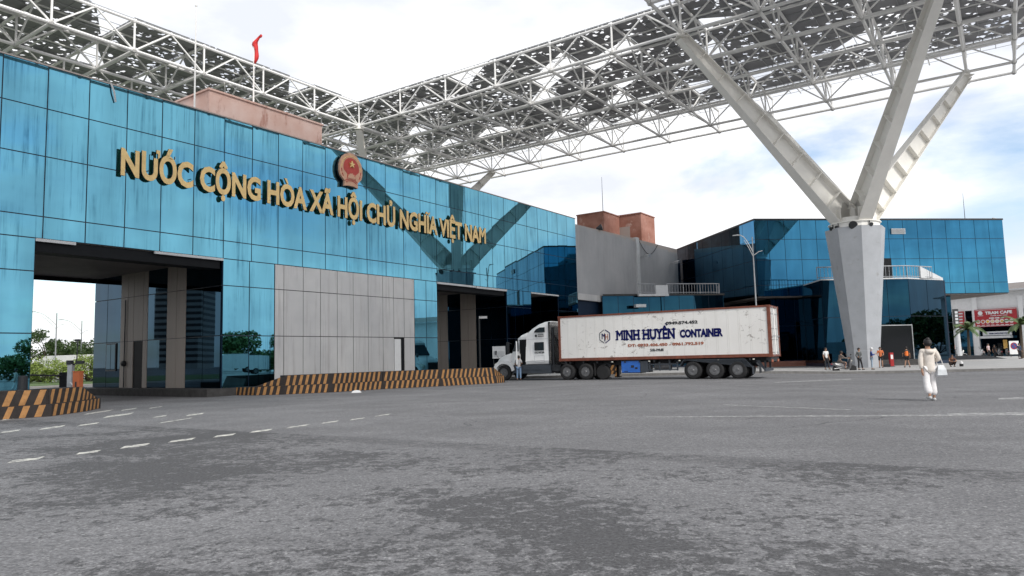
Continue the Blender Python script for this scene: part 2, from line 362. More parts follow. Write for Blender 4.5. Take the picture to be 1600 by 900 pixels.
def flush(root,limit=96,nm='glass_pane'):
    ps=sorted(panes,key=lambda x:-x[3]); panes.clear(); rest={}
    for k,(p,n,mat,s) in enumerate(ps):
        if k<limit: MB().prism(p,-n*.02).build(nm,MT[mat],root)
        else: rest.setdefault(mat,MB()).prism(p,-n*.02)
    for mat,mb in rest.items(): mb.build('small_glass_pane',MT[mat],root,kind='stuff')
fr=MB()
def grid(o,du,n,us,zs,mat,face=.03,mull=True):
    # o: origin on ground, du: unit direction, n: outward normal, us: distances, zs: heights
    for i in range(len(us)-1):
        for j in range(len(zs)-1):
            pane(o+du*us[i]+Zv*zs[j]+n*face,du*(us[i+1]-us[i]),Zv*(zs[j+1]-zs[j]),n,mat)
def back(o,du,n,u0,u1,z0,z1,th=.12): fr.hexa(o+du*u0+Zv*z0,du*(u1-u0),Zv*(z1-z0),-n*th)
UL=[-7.43+1.59*i for i in range(-10,27)]+[35.5]
grid(W(0,0),Uv,Vv,UL,ZR,'gate_glass'); back(W(0,0),Uv,Vv,UL[0],35.5,GB,GT)
PL=[-7.67-1.6*i for i in range(9,-1,-1)]
grid(W(0,0),Uv,Vv,PL,ZL,'gate_glass'); back(W(0,0),Uv,Vv,PL[0],-7.67,.37,GB-.001)
for us in ([.52,2.0,3.50],[14.16,15.3,16.4],[24.51,25.6,26.75,27.89],[32.17,33.8,35.5]):
    grid(W(0,0),Uv,Vv,us,ZL,'gate_glass'); back(W(0,0),Uv,Vv,us[0],us[-1],.37,GB-.001)
# inner walls (left faces of each passage pier look along -U)
IN=-Uv
def iseg(uu,v0,v1,kind):
    o=W(uu,v0); d=Vv*(v1-v0); L=v1-v0; zz=ZL
    if kind=='g':
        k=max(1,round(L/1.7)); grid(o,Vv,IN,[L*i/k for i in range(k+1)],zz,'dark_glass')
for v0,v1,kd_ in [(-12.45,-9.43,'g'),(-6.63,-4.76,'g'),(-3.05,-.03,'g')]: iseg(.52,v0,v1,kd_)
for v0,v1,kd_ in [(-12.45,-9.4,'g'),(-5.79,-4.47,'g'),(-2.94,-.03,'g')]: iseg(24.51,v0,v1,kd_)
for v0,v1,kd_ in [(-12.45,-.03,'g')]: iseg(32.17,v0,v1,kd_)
# backing body of the piers and of the storey above
body=MB()
hx(body,-23.3,-7.68,-12.45,-.13,.37,GB-.005); hx(body,.56,16.35,-12.45,-.13,.37,GB-.005); hx(body,24.55,27.85,-12.45,-.13,.37,GB-.005); hx(body,32.2,41,-12.45,-.4,.37,GB-.005)
body.build('pier_wall',MT['mullion'],gate)
top=MB(); hx(top,-23.3,35.48,-12.45,-.13,GB+.13,GT-.35); hx(top,-23.3,35.48,-.16,-.06,GT-.4,GT+.03); top.build('upper_storey',MT['mullion'],gate)
cp=MB(); hx(cp,-23.3,35.53,-.2,.05,GT+.0,GT+.06); cp.build('parapet_coping',MT['greywall'],gate)
rr=MB(); hx(rr,-23.3,35.4,-12.4,-.2,GT-.34,GT-.3); rr.build('flat_roof',MT['concrete'],gate)
so_=MB(); 
for a,b in ((-7.67,.52),(16.4,24.51),(27.89,32.17)): hx(so_,a,b,-12.45,-.1,GB-.02,GB+.12)
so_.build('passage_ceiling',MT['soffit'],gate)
# edge trim along the openings, light metal, with a missing stretch
for a_ in ((-7.67,-6.2,-.02,.07,GB-.12,GB-.005),(-2.9,.52,-.02,.07,GB-.12,GB-.005),(16.4,20.6,-.02,.08,GB-.13,GB-.005),(20.7,24.51,-.02,.08,GB-.16,GB-.02),(27.89,32.17,-.02,.07,GB-.11,GB-.005)):
    tr_=MB(); hx(tr_,*a_); tr_.build('opening_trim',MT['offwhite'],gate)
for a,b in ((-7.6,.45),(16.5,24.4)):
    for c0,c1,h0 in ((-1.0,-.12,.5),(-12.4,-12.2,.25)): bm_=MB(); hx(bm_,a,b,c0,c1,GB-h0,GB-.03); bm_.build('ceiling_beam',MT['black'],gate)
fr.build('window_frame',MT['mullion'],gate)
# pale metal cladding: individual cassettes with dark joints
cl=[3.52,4.08,5.34,6.52,7.73,8.93,10.11,11.33,12.27,13.19,14.14]
cz=[.37,2.9,5.33,GB]
cb=MB(); hx(cb,3.52,14.14,-.14,-.005,.37,GB-.004); cb.build('cladding_joint',MT['black'],gate)
for i in range(10):
    for j in range(3):
        z0,z1=cz[j],cz[j+1]
        if i==8 and j==0: z0=2.86
        c=MB(); g_=.018; o=W(cl[i]+g_,0,z0+g_); jx=random.uniform(-.004,.004)
        if z1-z0>.2: c.hexa(o+Vv*jx,Uv*(cl[i+1]-cl[i]-2*g_),Zv*(z1-z0-2*g_),Vv*.04); c.build('cladding_panel',MT['clad'],gate)
dr=MB(); hx(dr,12.3,12.86,.0,.05,.37,2.8); dr.build('door',MT['white'],gate)
dr=MB(); hx(dr,12.88,13.15,-.03,.004,.37,2.82); dr.build('door_gap',MT['black'],gate)
# warm metal cladding bands in the passages
for uu,segs in ((.52,[(-9.43,-8.67,-8.06),( -8.06,-7.08,-6.63),(-4.76,-3.87,-3.05)]),(24.51,[(-9.3,-8.0,-7.3),(-7.3,-6.56,-5.79),(-4.47,-3.7,-2.94)])):
    for a,b,c in segs:
        for v0,v1 in ((a,b),(b,c)):
            for j in range(3):
                z0,z1=ZL[j],ZL[j+1]
                if uu==.52 and abs(v0+8.06)<.01 and j==0: continue
                m=MB(); m.hexa(W(uu,v0+.015,z0+.015),Vv*(v1-v0-.03),Zv*(z1-z0-.03),IN*.05); m.build('warm_cladding_panel',MT['warmclad'],gate)
dd_=MB(); dd_.hexa(W(.52,-8.03,.37),Vv*.93,Zv*2.5,IN*.012); dd_.build('side_door',MT['black'],gate)
wn=MB(); wn.hexa(W(.5,-10.9,1.3),Vv*1.1,Zv*1.55,IN*.06); w_=wn.build('window_frame',MT['dmetal'],gate)
wn=MB(); wn.hexa(W(.44,-10.82,1.38),Vv*.45,Zv*1.4,IN*.012); wn.hexa(W(.44,-10.32,1.38),Vv*.45,Zv*1.4,IN*.012); wn.build('pane',MT['dark_glass'],w_)
pp=MB(); pp.tube(W(.42,-8.85,5.2),W(.42,-8.85,.4),.03); pp.ball(W(.4,-8.85,1.7),.17); pp.build('cable_conduit',MT['dmetal'],gate)
# pink lift housing on the roof
def pk(px,py,off):
    n=Vv; return atpl(px,py,W(0,-off),n)
P1=pk(327,142,3.2); P2=pk(503,195,3.2); u1=(P1-A0).dot(Uv); u2=(P2-A0).dot(Uv); zt=(P1.z+P2.z)/2
rb=MB(); rb.hexa(W(u1,-3.2,GT-.3),Uv*(u2-u1),-Vv*4.6,Zv*(zt-GT+.3)); rb.hexa(W(u1-.08,-3.12,zt-.001),Uv*(u2-u1+.16),-Vv*4.76,Zv*.1); rb.build('roof_housing',MT['pink'],gate)
# grey rendered wall that carries on past the glass, and its fascia
gw=MB()
gw.add([W(35.55,-.1,7.0),W(48.5,-.1,7.0),W(48.5,-.1,13.5),W(35.55,-.1,13.25),W(35.55,-.5,7.0),W(48.5,-.5,7.0),W(48.5,-.5,13.5),W(35.55,-.5,13.25)],[(0,1,2,3),(7,6,5,4),(3,2,6,7),(0,4,5,1),(0,3,7,4),(1,5,6,2)])
gw.build('grey_wall',MT['greywall'],gate)
gw=MB(); gw.add([W(48.9,-.25,5),W(60.3,-.25,5),W(60.3,-.25,13.68),W(48.9,-.25,13.52),W(48.9,-.6,5),W(60.3,-.6,5),W(60.3,-.6,13.68),W(48.9,-.6,13.52)],[(0,1,2,3),(7,6,5,4),(3,2,6,7),(0,4,5,1),(0,3,7,4),(1,5,6,2)])
gw.build('grey_wall',MT['greywall'],gate)
pl=MB(); hx(pl,48.4,49.0,-.5,.05,6.9,13.62); pl.build('pilaster',MT['offwhite'],gate)
fa=MB(); hx(fa,35.6,40.3,-.3,0.,6.45,7.02); fa.build('fascia',MT['clad'],gate)
bk=MB(); hx(bk,35.56,62,-12,-.62,6.9,12.6); hx(bk,35.5,41,-3.4,-3.2,.37,6.6); bk.build('upper_storey',MT['mullion'],gate)
wr=MB(); pts=[]
for i in range(13):
    k=i/12; pts.append(W(49.2+5.2*k,-.14,13.55-1.35*math.sin(math.pi*k)+.0*k))
wr.path(pts,.035); wr.build('loose_cable',MT['dmetal'],gate)
for uu,zz in ((49.4,11.6),(57.5,11.7)):
    f=MB(); f.tube(W(uu,-.1,zz),W(uu,.7,zz+.1),.05); f.hexa(W(uu-.3,.5,zz-.1),Uv*.6+Zv*.15,Vv*.5,Zv*.25); f.build('floodlight',MT['metal'],gate)
fl_=MB(); fl_.lathe(W(40.2,-.3,13.45),Vv+Uv*.4+Zv*.3,[(0,.12),(.5,.33),(.55,.33)],10); fl_.tube(W(40.2,-.3,13.3),W(40.2,-.3,13.5),.06); fl_.build('floodlight',MT['dmetal'],gate)
# small lamps seen through the upper glass sit behind it; loose strips hang at the parapet
for uu,zz in ((-9.2,9.55),(-8.7,9.3),(-8.2,9.75)): pass
flush(gate,96)
st_=MB(); st_.path([W(-5.0,.08,GT+.02),W(-4.9,.16,GT-.35),W(-4.8,.1,GT-.75)],.04,4); st_.build('loose_strip',MT['offwhite'],gate)
# rust coloured stair towers behind the grey wall
def sidebox(name,x0,x1,ytop,ybot,Y,depth,mat,root):
    a=aty(x0,ytop,Y); b=aty(x1,ytop,Y); c=aty(x0,ybot,Y); m=MB()
    return a,b,c
tow=thing('stair_tower','weathered salmon pink stair tower pair rising behind the grey wall','tower',W(50,-8,0))
def towerblk(xl,xc,xr,ycorner,Y):
    Pc=aty(xc,ycorner,Y)
    # left face seen between xl and xc runs back along -V ; right face between xc and xr runs along +U
    def along(px,d):
        r=ray(px,ycorner); # intersect ray azimuth with line Pc+d*s
        det=r.x*d.y-r.y*d.x; s=(r.y*Pc.x-r.x*Pc.y)/det if abs(det)>1e-6 else 0
        return abs(s)
    sl=along(xl,-Vv); sr=along(xr,Uv)
    return Pc,sl,sr
Pc,sl_,sr_=towerblk(901,943,967,331,88); m=MB(); m.hexa(Vector((Pc.x,Pc.y,6)),-Vv*sl_,Uv*sr_,Zv*(Pc.z-6)); m.build('tower_wall',MT['rustpink'],tow)
m=MB(); m.hexa(Vector((Pc.x,Pc.y,Pc.z))+Vv*.08-Uv*.08,-Vv*(sl_+.16),Uv*(sr_+.16),Zv*.12); m.build('coping',MT['rustpink'],tow)
Pc2,sl2,sr2=towerblk(966,1001,1022,333,90); m=MB(); m.hexa(Vector((Pc2.x,Pc2.y,6)),-Vv*sl2,Uv*sr2,Zv*(Pc2.z-6)); m.build('tower_wall',MT['rustpink'],tow)
m=MB(); m.hexa(Vector((Pc2.x,Pc2.y,Pc2.z))+Vv*.08-Uv*.08,-Vv*(sl2+.16),Uv*(sr2+.16),Zv*.12); m.build('coping',MT['rustpink'],tow)
m=MB(); q=Pc2-Vv*sl2*.5; m.hexa(Vector((q.x,q.y,Pc2.z-3.4))+Uv*-.03,-Vv*1.6,Zv*1.9,-Uv*.03); m.build('louvre',MT['greywall'],tow)
mast=MB(); q=Pc-Vv*sl_*.1+Uv*.6; mast.tube((q.x,q.y,Pc.z),(q.x,q.y,Pc.z+4.6),.045,5,.02); o=mast.build('lightning_rod',MT['dmetal']); tag(o,'thin lightning rod on the salmon stair tower behind the grey wall','rod')
# masts on the gate roof
q=pk(304,160,2.5); q2=pk(304.5,8,2.5); m=MB(); m.tube(Vector((q.x,q.y,GT-.3)),Vector((q.x,q.y,q2.z)),.05,6,.035); m.ball((q.x,q.y,q2.z),.07); tag(m.build('roof_mast',MT['white_steel']),'tall thin pale mast beside the pink roof housing, left of the flag','mast')
q=pk(396,170,4.5); q2=pk(397,62,4.5); fp=thing('flagpole','thin flagpole carrying a small furled red flag above the pink roof housing','flagpole',(q.x,q.y,zt+.1))
m=MB(); m.tube((q.x,q.y,zt+.1),(q.x,q.y,q2.z),.05,6,.035); m.build('pole',MT['white_steel'],fp)
m=MB(); fz=[]
zt2=q2.z
n=12; 
for i in range(n+1):
    k=i/n; c=Vector((q.x,q.y,zt2-1.45+k*1.75)); wdt=.10+.22*math.sin(k*3.1)+.08*math.sin(k*11); ofs=Rc*(.05+.1*math.sin(k*5)+(.5*max(0,k-.72)/.28))
    c=c+ofs; dz=-.14*max(0,k-.8)/.2
    fz.append([c-Rc*wdt/2+Vector((0,.05,dz)),c+Vector((0,-.12,0)),c+Rc*wdt/2+Vector((0,.04,0)),c+Vector((0,.14,0))])
m.loft(fz); fo=m.build('flag',MT['red'],smooth=True); tag(fo,'small crumpled red flag at the top of the thin roof flagpole','flag')
# ------------------------------------------------------------------ lettering
FONT=bpy.data.fonts[0] if len(bpy.data.fonts) else None
def textmesh(s,size=1.,ext=.1,offset=0.,res=3):
    c=bpy.data.curves.new('t','FONT'); c.body=s; c.size=size; c.extrude=ext; c.offset=offset; c.resolution_u=res
    o=bpy.data.objects.new('t',c); COL.objects.link(o); bpy.context.view_layer.update()
    dg=bpy.context.evaluated_depsgraph_get(); me=bpy.data.meshes.new_from_object(o.evaluated_get(dg)); bpy.data.objects.remove(o); bpy.data.curves.remove(c)
    return me
def twidth(s,size=1.):
    for a_,b_ in (('Ò','O'),('Ề','Ê'),('Ĩ','I'),('Đ','D')): s=s.replace(a_,b_)
    me=textmesh(s+'|',size,0); x=max((v.co.x for v in me.vertices),default=0); bpy.data.meshes.remove(me); return x
def capheight(size=1.):
    me=textmesh('H',size,0); y=max(v.co.y for v in me.vertices); bpy.data.meshes.remove(me); return y
CAPH=capheight()
def place_text(s,o,ax,ay,az,width,height,depth,mats,parent,name='lettering',bold=.03,perchar=False,shear=0):
    """o lower left corner in the world, ax text direction, ay up, az outward"""
    sy=height/CAPH; w0=twidth(''); 
    wt=twidth(s)-w0; sx=width/wt
    Mi=world_of(parent).inverted() if parent else Matrix(); out=[]
    items=[(ch,twidth(s[:i])-w0) for i,ch in enumerate(s) if ch!=' '] if perchar else [(s,0)]
    for ch,x0 in items:
        base={'Ò':'O','Ề':'Ê','Ĩ':'I','Đ':'D'}.get(ch,ch)
        me=textmesh(base,1.,.5,bold if base!='M' else 0.)
        if base=='M':
            vs0=[v.co[:] for v in me.vertices]; fs0=[tuple(p.vertices) for p in me.polygons]; vs=[];fs=[]
            for q,dx in enumerate((-.9*bold,0,.9*bold)):
                b=len(vs); vs+=[(x+dx,y*(1+.03*q),z*(1+.012*q)) for x,y,z in vs0]; fs+=[tuple(b+i for i in f) for f in fs0]
            me=bpy.data.meshes.new('M'); me.from_pydata(vs,[],fs)
        if base!=ch:
            xm=sum(v.co.x for v in me.vertices)/len(me.vertices); yt=CAPH*(1.08 if ch in 'ÒĨ' else 1.33); xm+=0 if ch!='Ề' else .16
            bm=MB()
            if ch=='Ĩ': bm.prism([(xm-.2,yt,-.5),(xm-.2,yt+.07,-.5),(xm-.1,yt+.13,-.5),(xm+.06,yt+.07,-.5),(xm+.18,yt+.13,-.5),(xm+.18,yt+.06,-.5),(xm+.08,yt,-.5),(xm-.08,yt+.05,-.5)],(0,0,1))
            elif ch=='Đ': xs2=min(v.co.x for v in me.vertices); bm.prism([(xs2-.1,CAPH*.44,-.502),(xs2+.26,CAPH*.44,-.502),(xs2+.26,CAPH*.56,-.502),(xs2-.1,CAPH*.56,-.502)],(0,0,1.004))
            else: bm.prism([(xm-.17,yt+.17,-.5),(xm-.04,yt+.17,-.5),(xm+.07,yt,-.5),(xm-.03,yt,-.5)],(0,0,1))
            n0=len(me.vertices)
            m2=bpy.data.meshes.new('a'); m2.from_pydata([v.co[:] for v in me.vertices]+[v[:] for v in bm.v],[],[tuple(p.vertices) for p in me.polygons]+[tuple(n0+i for i in f) for f in bm.f]); me=m2
        for v in me.vertices:
            x,y,z=v.co; v.co=Mi@(Vector(o)+ax*((x+x0)*sx)+ay*(y*sy)+az*((z+.5)*depth))
        me.materials.clear()
        for m in mats: me.materials.append(m)
        me.update()
        azl=Mi.to_3x3()@az
        for p in me.polygons: p.material_index=0 if abs(p.normal.dot(azl))>.7 else len(mats)-1
        ob=bpy.data.objects.new(name,me); COL.objects.link(ob)
        if parent: ob.parent=parent
        out.append(ob)
    return out
sign=thing('facade_lettering','large raised gold Vietnamese lettering running across the blue glass facade','sign',W(-4.6,.1,9.8))
place_text('NƯỚC CỘNG HÒA XÃ HỘI CHỦ NGHĨA VIỆT NAM',W(-4.62,.16,9.80),Uv,Zv,Vv,26.4,1.10,.08,[MT['gold'],MT['shadeside']],sign,'letter',.036,True)
bkt=MB()
for i in range(27): bkt.tube(W(-4.3+i,.03,10.2),W(-4.3+i,.18,10.2),.02,4)
bkt.build('mounting_bracket',MT['dmetal'],sign)
# ------------------------------------------------------------------ national emblem
em=thing('national_emblem','round pink gold and red national emblem mounted above the gold lettering','emblem',W(8.55,.1,12.5))
EC=W(8.55,.12,12.62)
def eplane(pts,off,th,mat,name,par=em):
    m=MB(); m.prism([EC+Uv*x+Zv*y+Vv*off for x,y in pts],Vv*th); return m.build(name,mat,par)
out=[]
for i in range(40):
    a=math.pi*2*i/40-math.pi/2; x=.88*math.cos(a); y=.98*math.sin(a)
    if y<-.55: continue
    out.append((x*(1+.015*(i%2)),y*(1+.015*(i%2))))
out=sorted(out,key=lambda p:math.atan2(p[0],-p[1]))   # from bottom round
out=out+[(-.5,-.72),(-.52,-1.02),(-.2,-.96),(.2,-.96),(.52,-1.02),(.5,-.72)]
out=sorted(out,key=lambda p:math.atan2(p[1]+.15,p[0]))
eplane(out,0,.22,[MT['embtan']],'wreath')
eplane([(x*1.01,y*1.01) for x,y in out],-.03,.12,[MT['shadeside']],'backing')
disc=[(.60*math.cos(2*math.pi*i/28),.08+.62*math.sin(2*math.pi*i/28)) for i in range(28)]
disc=[p for p in disc if p[1]>-.16]+[(-.3,-.3),(-.34,-.62),(-.2,-.34),(0,-.25),(.2,-.34),(.34,-.62),(.3,-.3)]
disc=sorted(disc,key=lambda p:math.atan2(p[1]-.1,p[0]))
eplane(disc,.205,.03,[MT['embred']],'red_field')
star=[(( .22 if i%2==0 else .088)*math.sin(math.pi*i/5),.30+(.22 if i%2==0 else .088)*math.cos(math.pi*i/5)) for i in range(10)]
eplane(star,.24,.10,[MT['gold']],'star')
gear=[]
for i in range(24):
    a=math.pi*i/23; r=.27 if i%4<2 else .31; gear.append((r*math.cos(a),-.52+r*math.sin(a)))
eplane(gear,.22,.04,[MT['embtan']],'gear')
for r_,yy in ((.36,-.62),(.30,-.70)):
    m=MB(); pts=[EC+Uv*(r_*1.3*math.cos(a))+Zv*(yy-.12+.16*math.sin(a))+Vv*.235 for a in [math.pi*(.05+.9*i/10) for i in range(11)]]
    m.path(pts,.022,4); m.build('ribbon_band',MT['embred'],em)
for s_ in (-1,1):
    for k in range(7):
        a=-.5+.33*k; x=.74*math.cos(a)*s_; y=.80*math.sin(a)
        m=MB(); c=EC+Uv*x+Zv*y+Vv*.225; d=(Uv*(-math.sin(a)*s_)+Zv*math.cos(a)); m.tube(c-d*.1,c+d*.1,.02,4,.035)
        m.build('rice_ear',MT['embred'] if k in(0,1) else MT['gold'],em)
# ================================================================== CANOPY
canopy=thing('space_frame_canopy','vast white tubular space frame canopy with perforated dark grey roof panels overhead','canopy',K(2,3,HB))
def inreg(i,j): return (j<=1e-6 or j>=6-1e-6 or i>=-1e-6)
UI=[float(i) for i in range(-9,5)]+[4.5]; VJ=[-3.5]+[float(j) for j in range(-3,10)]+[9.6]
def cellin(i0,i1,j0,j1):
    ci=(i0+i1)/2; cj=(j0+j1)/2; return cj<0 or cj>6 or ci>0
RB_,RT_,RW_,RD_=.135,.125,.085,.075
def trussline(fix,val):
    seq=VJ if fix=='i' else UI; other=UI if fix=='i' else VJ
    P=(lambda a,z:K(val,a,z)) if fix=='i' else (lambda a,z:K(a,val,z))
    def seg(a,b):
        k=other.index(val)
        for kk in (k-1,k):
            if 0<=kk<len(other)-1:
                c0,c1=other[kk],other[kk+1]
                if cellin(*( (c0,c1,a,b) if fix=='i' else (a,b,c0,c1))): return True
        return False
    edge=val in (-3.5,9.6,4.5)
    runs=[]; cur=[]
    for a,b in zip(seq,seq[1:]):
        if seg(a,b): cur.append((a,b))
        elif cur: runs.append(cur); cur=[]
    if cur: runs.append(cur)
    for run in runs:
        mb=MB(); nodes=[run[0][0]]+[b for a,b in run]
        for a,b in run:
            half=(b-a)<.9; p,q=P(a,HB),P(b,HB); mb.tube(p,q,RB_,7)
            if not edge: mb.tube(P(a,HT),P(b,HT),RT_,7)
            if half or edge:
                if half and not edge:
                    inner=b if a==-3.5 else a; outer=a if inner==b else b; mb.tube(P(outer,HB),P(inner,HT),RD_,5); mb.tube(P(outer,HB),P(outer,HT),RD_,5)
                continue
            mid=P((a+b)/2,HT); mb.tube(p,mid,RD_,5); mb.tube(q,mid,RD_,5); mb.ball(mid,.16,6)
        for a in nodes:
            mb.ball(P(a,HB),.23,8)
            if fix=='i' and not edge and a not in(-3.5,9.6): mb.tube(P(a,HB),P(a,HT),RW_,6); mb.ball(P(a,HT),.2,7)
        mb.build('truss',MT['white_steel'],canopy)
for i in UI: trussline('i',i)
for j in VJ: trussline('j',j)
# secondary rafters under the panels at half modules
for a,b in zip(UI,UI[1:]):
    if b-a<.9: continue
    h=(a+b)/2
    for lo_,hi_ in (((-9,0),(6,10)) if b<=0 else ((-9,10),)):
        m=MB()
        for c,d in zip(VJ,VJ[1:]):
            if cellin(a,b,c,d) and lo_<=c and d<=hi_: m.tube(K(h,c,HT),K(h,d,HT),.07,5)
        m.build('rafter',MT['white_steel'],canopy)
for c,d in zip(VJ,VJ[1:]):
    if d-c<.9: continue
    h=(c+d)/2; m=MB()
    for a,b in zip(UI,UI[1:]):
        if cellin(a,b,c,d): m.tube(K(a,h,HT),K(b,h,HT),.07,5)
    m.build('rafter',MT['white_steel'],canopy)
# the upper layer oversails the outer edge on the right
m=MB(); zt_=HT+.28
m.tube(K(-9,10.15,HT),K(4.5,10.15,HT),RT_,7)
for k in range(-18,10):
    i=k/2; m.tube(K(i,9.6,HB),K(i,10.15,HT),RD_,5); m.tube(K(i,9.6,HT),K(i,10.15,HT),RD_,5)
m.build('edge_truss',MT['white_steel'],canopy)
m=MB(); m.prism([K(-9,9.6,zt_),K(4.3,9.6,zt_),K(4.3,10.15,zt_),K(-9,10.15,zt_)],Zv*.04); m.build('edge_panel',MT['perf'],canopy)
pan=[]
rng=random.Random(4)
for a,b in zip(UI,UI[1:]):
    for c,d in zip(VJ,VJ[1:]):
        if not cellin(a,b,c,d): continue
        if b==4.5 and a==4.0 or c==-3.5 or d==9.6: 
            pass
        pc=MB(); pr=MB(); zt_=HT+.28
        # purlins
        nU=3; nV=3
        for k in range(nU+1):
            x=a+(b-a)*k/nU; pr.tube(K(x,c,zt_-.05),K(x,d,zt_-.05),.028,4)
        for k in range(nV+1):
            y=c+(d-c)*k/nV; pr.tube(K(a,y,zt_-.09),K(b,y,zt_-.09),.035,4)
        for x in (a,):
            for k in range(5): 
                y=c+(d-c)*k/5; pr.tube(K(x,y,HT),K(x,y,zt_),.05,4)
        if (b-a)>.9:
            # four half modules; one right-angled triangle is left open in most cells
            A_,B_,C_,D_=K(a,c,zt_),K(b,c,zt_),K(b,d,zt_),K(a,d,zt_)
            mode=rng.random(); t1=.55+.4*rng.random(); 
            hole=[]
            if mode<.74 and not (d-c<.9):
                typ=rng.choice([0,0,1,1,2,3])
                f=rng.choice([.5,.4,.6]); g_=rng.choice([.9,.67,.67])
                def Q(x,y,dz=0): return K(a+(b-a)*x,c+(d-c)*y,zt_+dz)
                # triangle removed at a corner: legs f along one side and g along the other
                if typ==0: poly=[(f,0),(1,0),(1,1),(0,1),(0,g_)]
                elif typ==1: poly=[(0,0),(1,0),(1,1-g_) if g_<1 else (1,0),(1-f,1),(0,1)]
                elif typ==2: poly=[(0,0),(g_,0) if g_<1 else (1,0),(1,1-f),(1,1),(0,1)]
                else: poly=[(0,f),(1-g_ if g_<1 else 1e-4,0),(1,0),(1,1),(0,1)]
                pp_=[]
                for p in poly:
                    if not pp_ or (abs(p[0]-pp_[-1][0])+abs(p[1]-pp_[-1][1])>1e-3): pp_.append(p)
                poly=pp_
            else:
                poly=[(0,0),(1,0),(1,1),(0,1)]
                def Q(x,y,dz=0): return K(a+(b-a)*x,c+(d-c)*y,zt_+dz)
            pc.prism([Q(x,y) for x,y in poly],Zv*.04)
        q=proj(K((a+b)/2,(c+d)/2,zt_)); s=0
        if q and -300<q[0]<1900 and -400<q[1]<1300: s=1/q[2]**2
        pan.append((s,pc,pr))
pan.sort(key=lambda t:-t[0])
cpan=MB(); cpur=MB(); k=0
for s,pc,pr in pan:
    if pc.v and s>0 and k<98: pc.build('roof_panel',MT['perf'],canopy); k+=1
    else: 
        b=len(cpan.v); cpan.v+=pc.v; cpan.f+=[tuple(b+i for i in f) for f in pc.f]; cpan.m+=pc.m
    b=len(cpur.v); cpur.v+=pr.v; cpur.f+=[tuple(b+i for i in f) for f in pr.f]; cpur.m+=pr.m
if cpan.v: cpan.build('small_roof_panel',MT['perf'],canopy,kind='stuff')
cpur.build('purlin_grid',MT['metal'],canopy)
# ---- tree columns
def beam(mb,p,q,d0,d1,w0,w1,side,nst):
    """welded H beam from p to q; depth d, flange width w, side: horizontal unit vector across the web"""
    ax=(q-p).normalized(); up=ax.cross(side).normalized()
    if up.z<0: up=-up
    tf=.05
    def ring(c,hx_,hy): return [c-side*hx_-up*hy,c+side*hx_-up*hy,c+side*hx_+up*hy,c-side*hx_+up*hy]
    mb.loft([ring(p,.03,d0/2),ring(q,.03,d1/2)])
    for s in (-1,1):
        mb.loft([ring(p+up*(s*d0/2),w0/2,tf/2),ring(q+up*(s*d1/2),w1/2,tf/2)])
    for k in range(1,nst):
        t_=k/nst; c=p.lerp(q,t_); dd=d0+(d1-d0)*t_; ww=w0+(w1-w0)*t_
        for s in (-1,1):
            a=c+side*(s*.03); mb.hexa(a-up*(dd/2-.03)-ax*.02,side*(s*(ww/2-.04)),up*(dd-.06),ax*.04)
def treecol(ci,cj,heads,label,group,zb=-.07,ztop=11.3,detail=True):
    base=K(ci,cj,zb); root=thing('tree_column',label,'column',base,0,group)
    m=MB(); secs=[]
    for h,r in ((zb,1.22),(zb+1.35,1.30),(zb+1.36,1.27),(ztop,2.32)):
        secs.append([K(ci,cj,h)+Vector((math.cos(a),math.sin(a),0))*r for a in [math.pi/8+TH*0+math.pi*k/4+.16 for k in range(8)]])
    m.loft(secs); m.build('pillar',MT['pillar'],root)
    m=MB(); m.lathe(K(ci,cj,ztop-.02),Zv,[(0,1.9),(.42,1.9),(.43,2.02),(.50,2.02),(.51,1.7),(.9,1.65)],20); m.build('collar',MT['arm_steel'],root)
    for (hi,hj) in heads:
        q=K(hi,hj,HB-.3); dirh=Vector((q.x-base.x,q.y-base.y,0)).normalized(); side=Vector((-dirh.y,dirh.x,0))
        p=Vector((base.x,base.y,ztop+.75))+dirh*.65
        m=MB(); beam(m,p,q,2.1,.75,1.15,.62,side,9); m.tube(q-Zv*.1,q+Zv*.3,.3,8); m.ball(q+Zv*.3,.3)
        m.hexa(q-Vector((.45,.45,.12)),(.9,0,0),(0,.9,0),(0,0,.06)); m.build('arm',MT['arm_steel'],root)
    # central gusset joining the arms
    m=MB()
    for (hi,hj) in heads:
        q=K(hi,hj,HB); dirh=Vector((q.x-base.x,q.y-base.y,0)).normalized(); side=Vector((-dirh.y,dirh.x,0))
        c=Vector((base.x,base.y,0)); m.prism([c+Zv*(ztop+.45)-side*.03,c+Zv*(ztop+2.7)-side*.03,c+dirh*1.1+Zv*(ztop+2.2)-side*.03,c+dirh*1.75+Zv*(ztop+.45)-side*.03],side*.06)
        m.hexa(c+dirh*1.72-side*.5+Zv*(ztop+.45),side*1.0,dirh*.05,Zv*1.15)
    m.lathe(Vector((base.x,base.y,ztop+.45)),Zv,[(0,.5),(1.9,.4)],10)
    m.build('gusset',MT['arm_steel'],root)
    if detail:
        tocam=(CAM-base); tocam.z=0; tocam.normalize(); rt=Vector((-tocam.y,tocam.x,0))
        for s,sz_ in ((.05,.34),(-.85,.16),(.95,.16),(1.75,.16)):
            d=(tocam+rt*(-s*.8)).normalized(); c=Vector((base.x,base.y,ztop+.12))+d*1.98; m=MB(); m.lathe(c,d-Zv*.3,[(0,sz_*.5),(.18,sz_),(.24,sz_),(.25,sz_*.8)],12); m.tube(c-Zv*.1,c+Zv*.3,.04,5)
            m.build('floodlight',MT['dmetal'],root)
    return root
treecol(2,7.59,[(0,6),(0,9),(4,9),(4,6)],'big grey faceted pillar with cream steel arms standing on the pavement at right','canopy columns')
treecol(2,-1.5,[(0,0),(4,0),(0,-3),(4,-3)],'canopy column mostly hidden behind the blue gate building, only steel arm tips showing','canopy columns',detail=False)

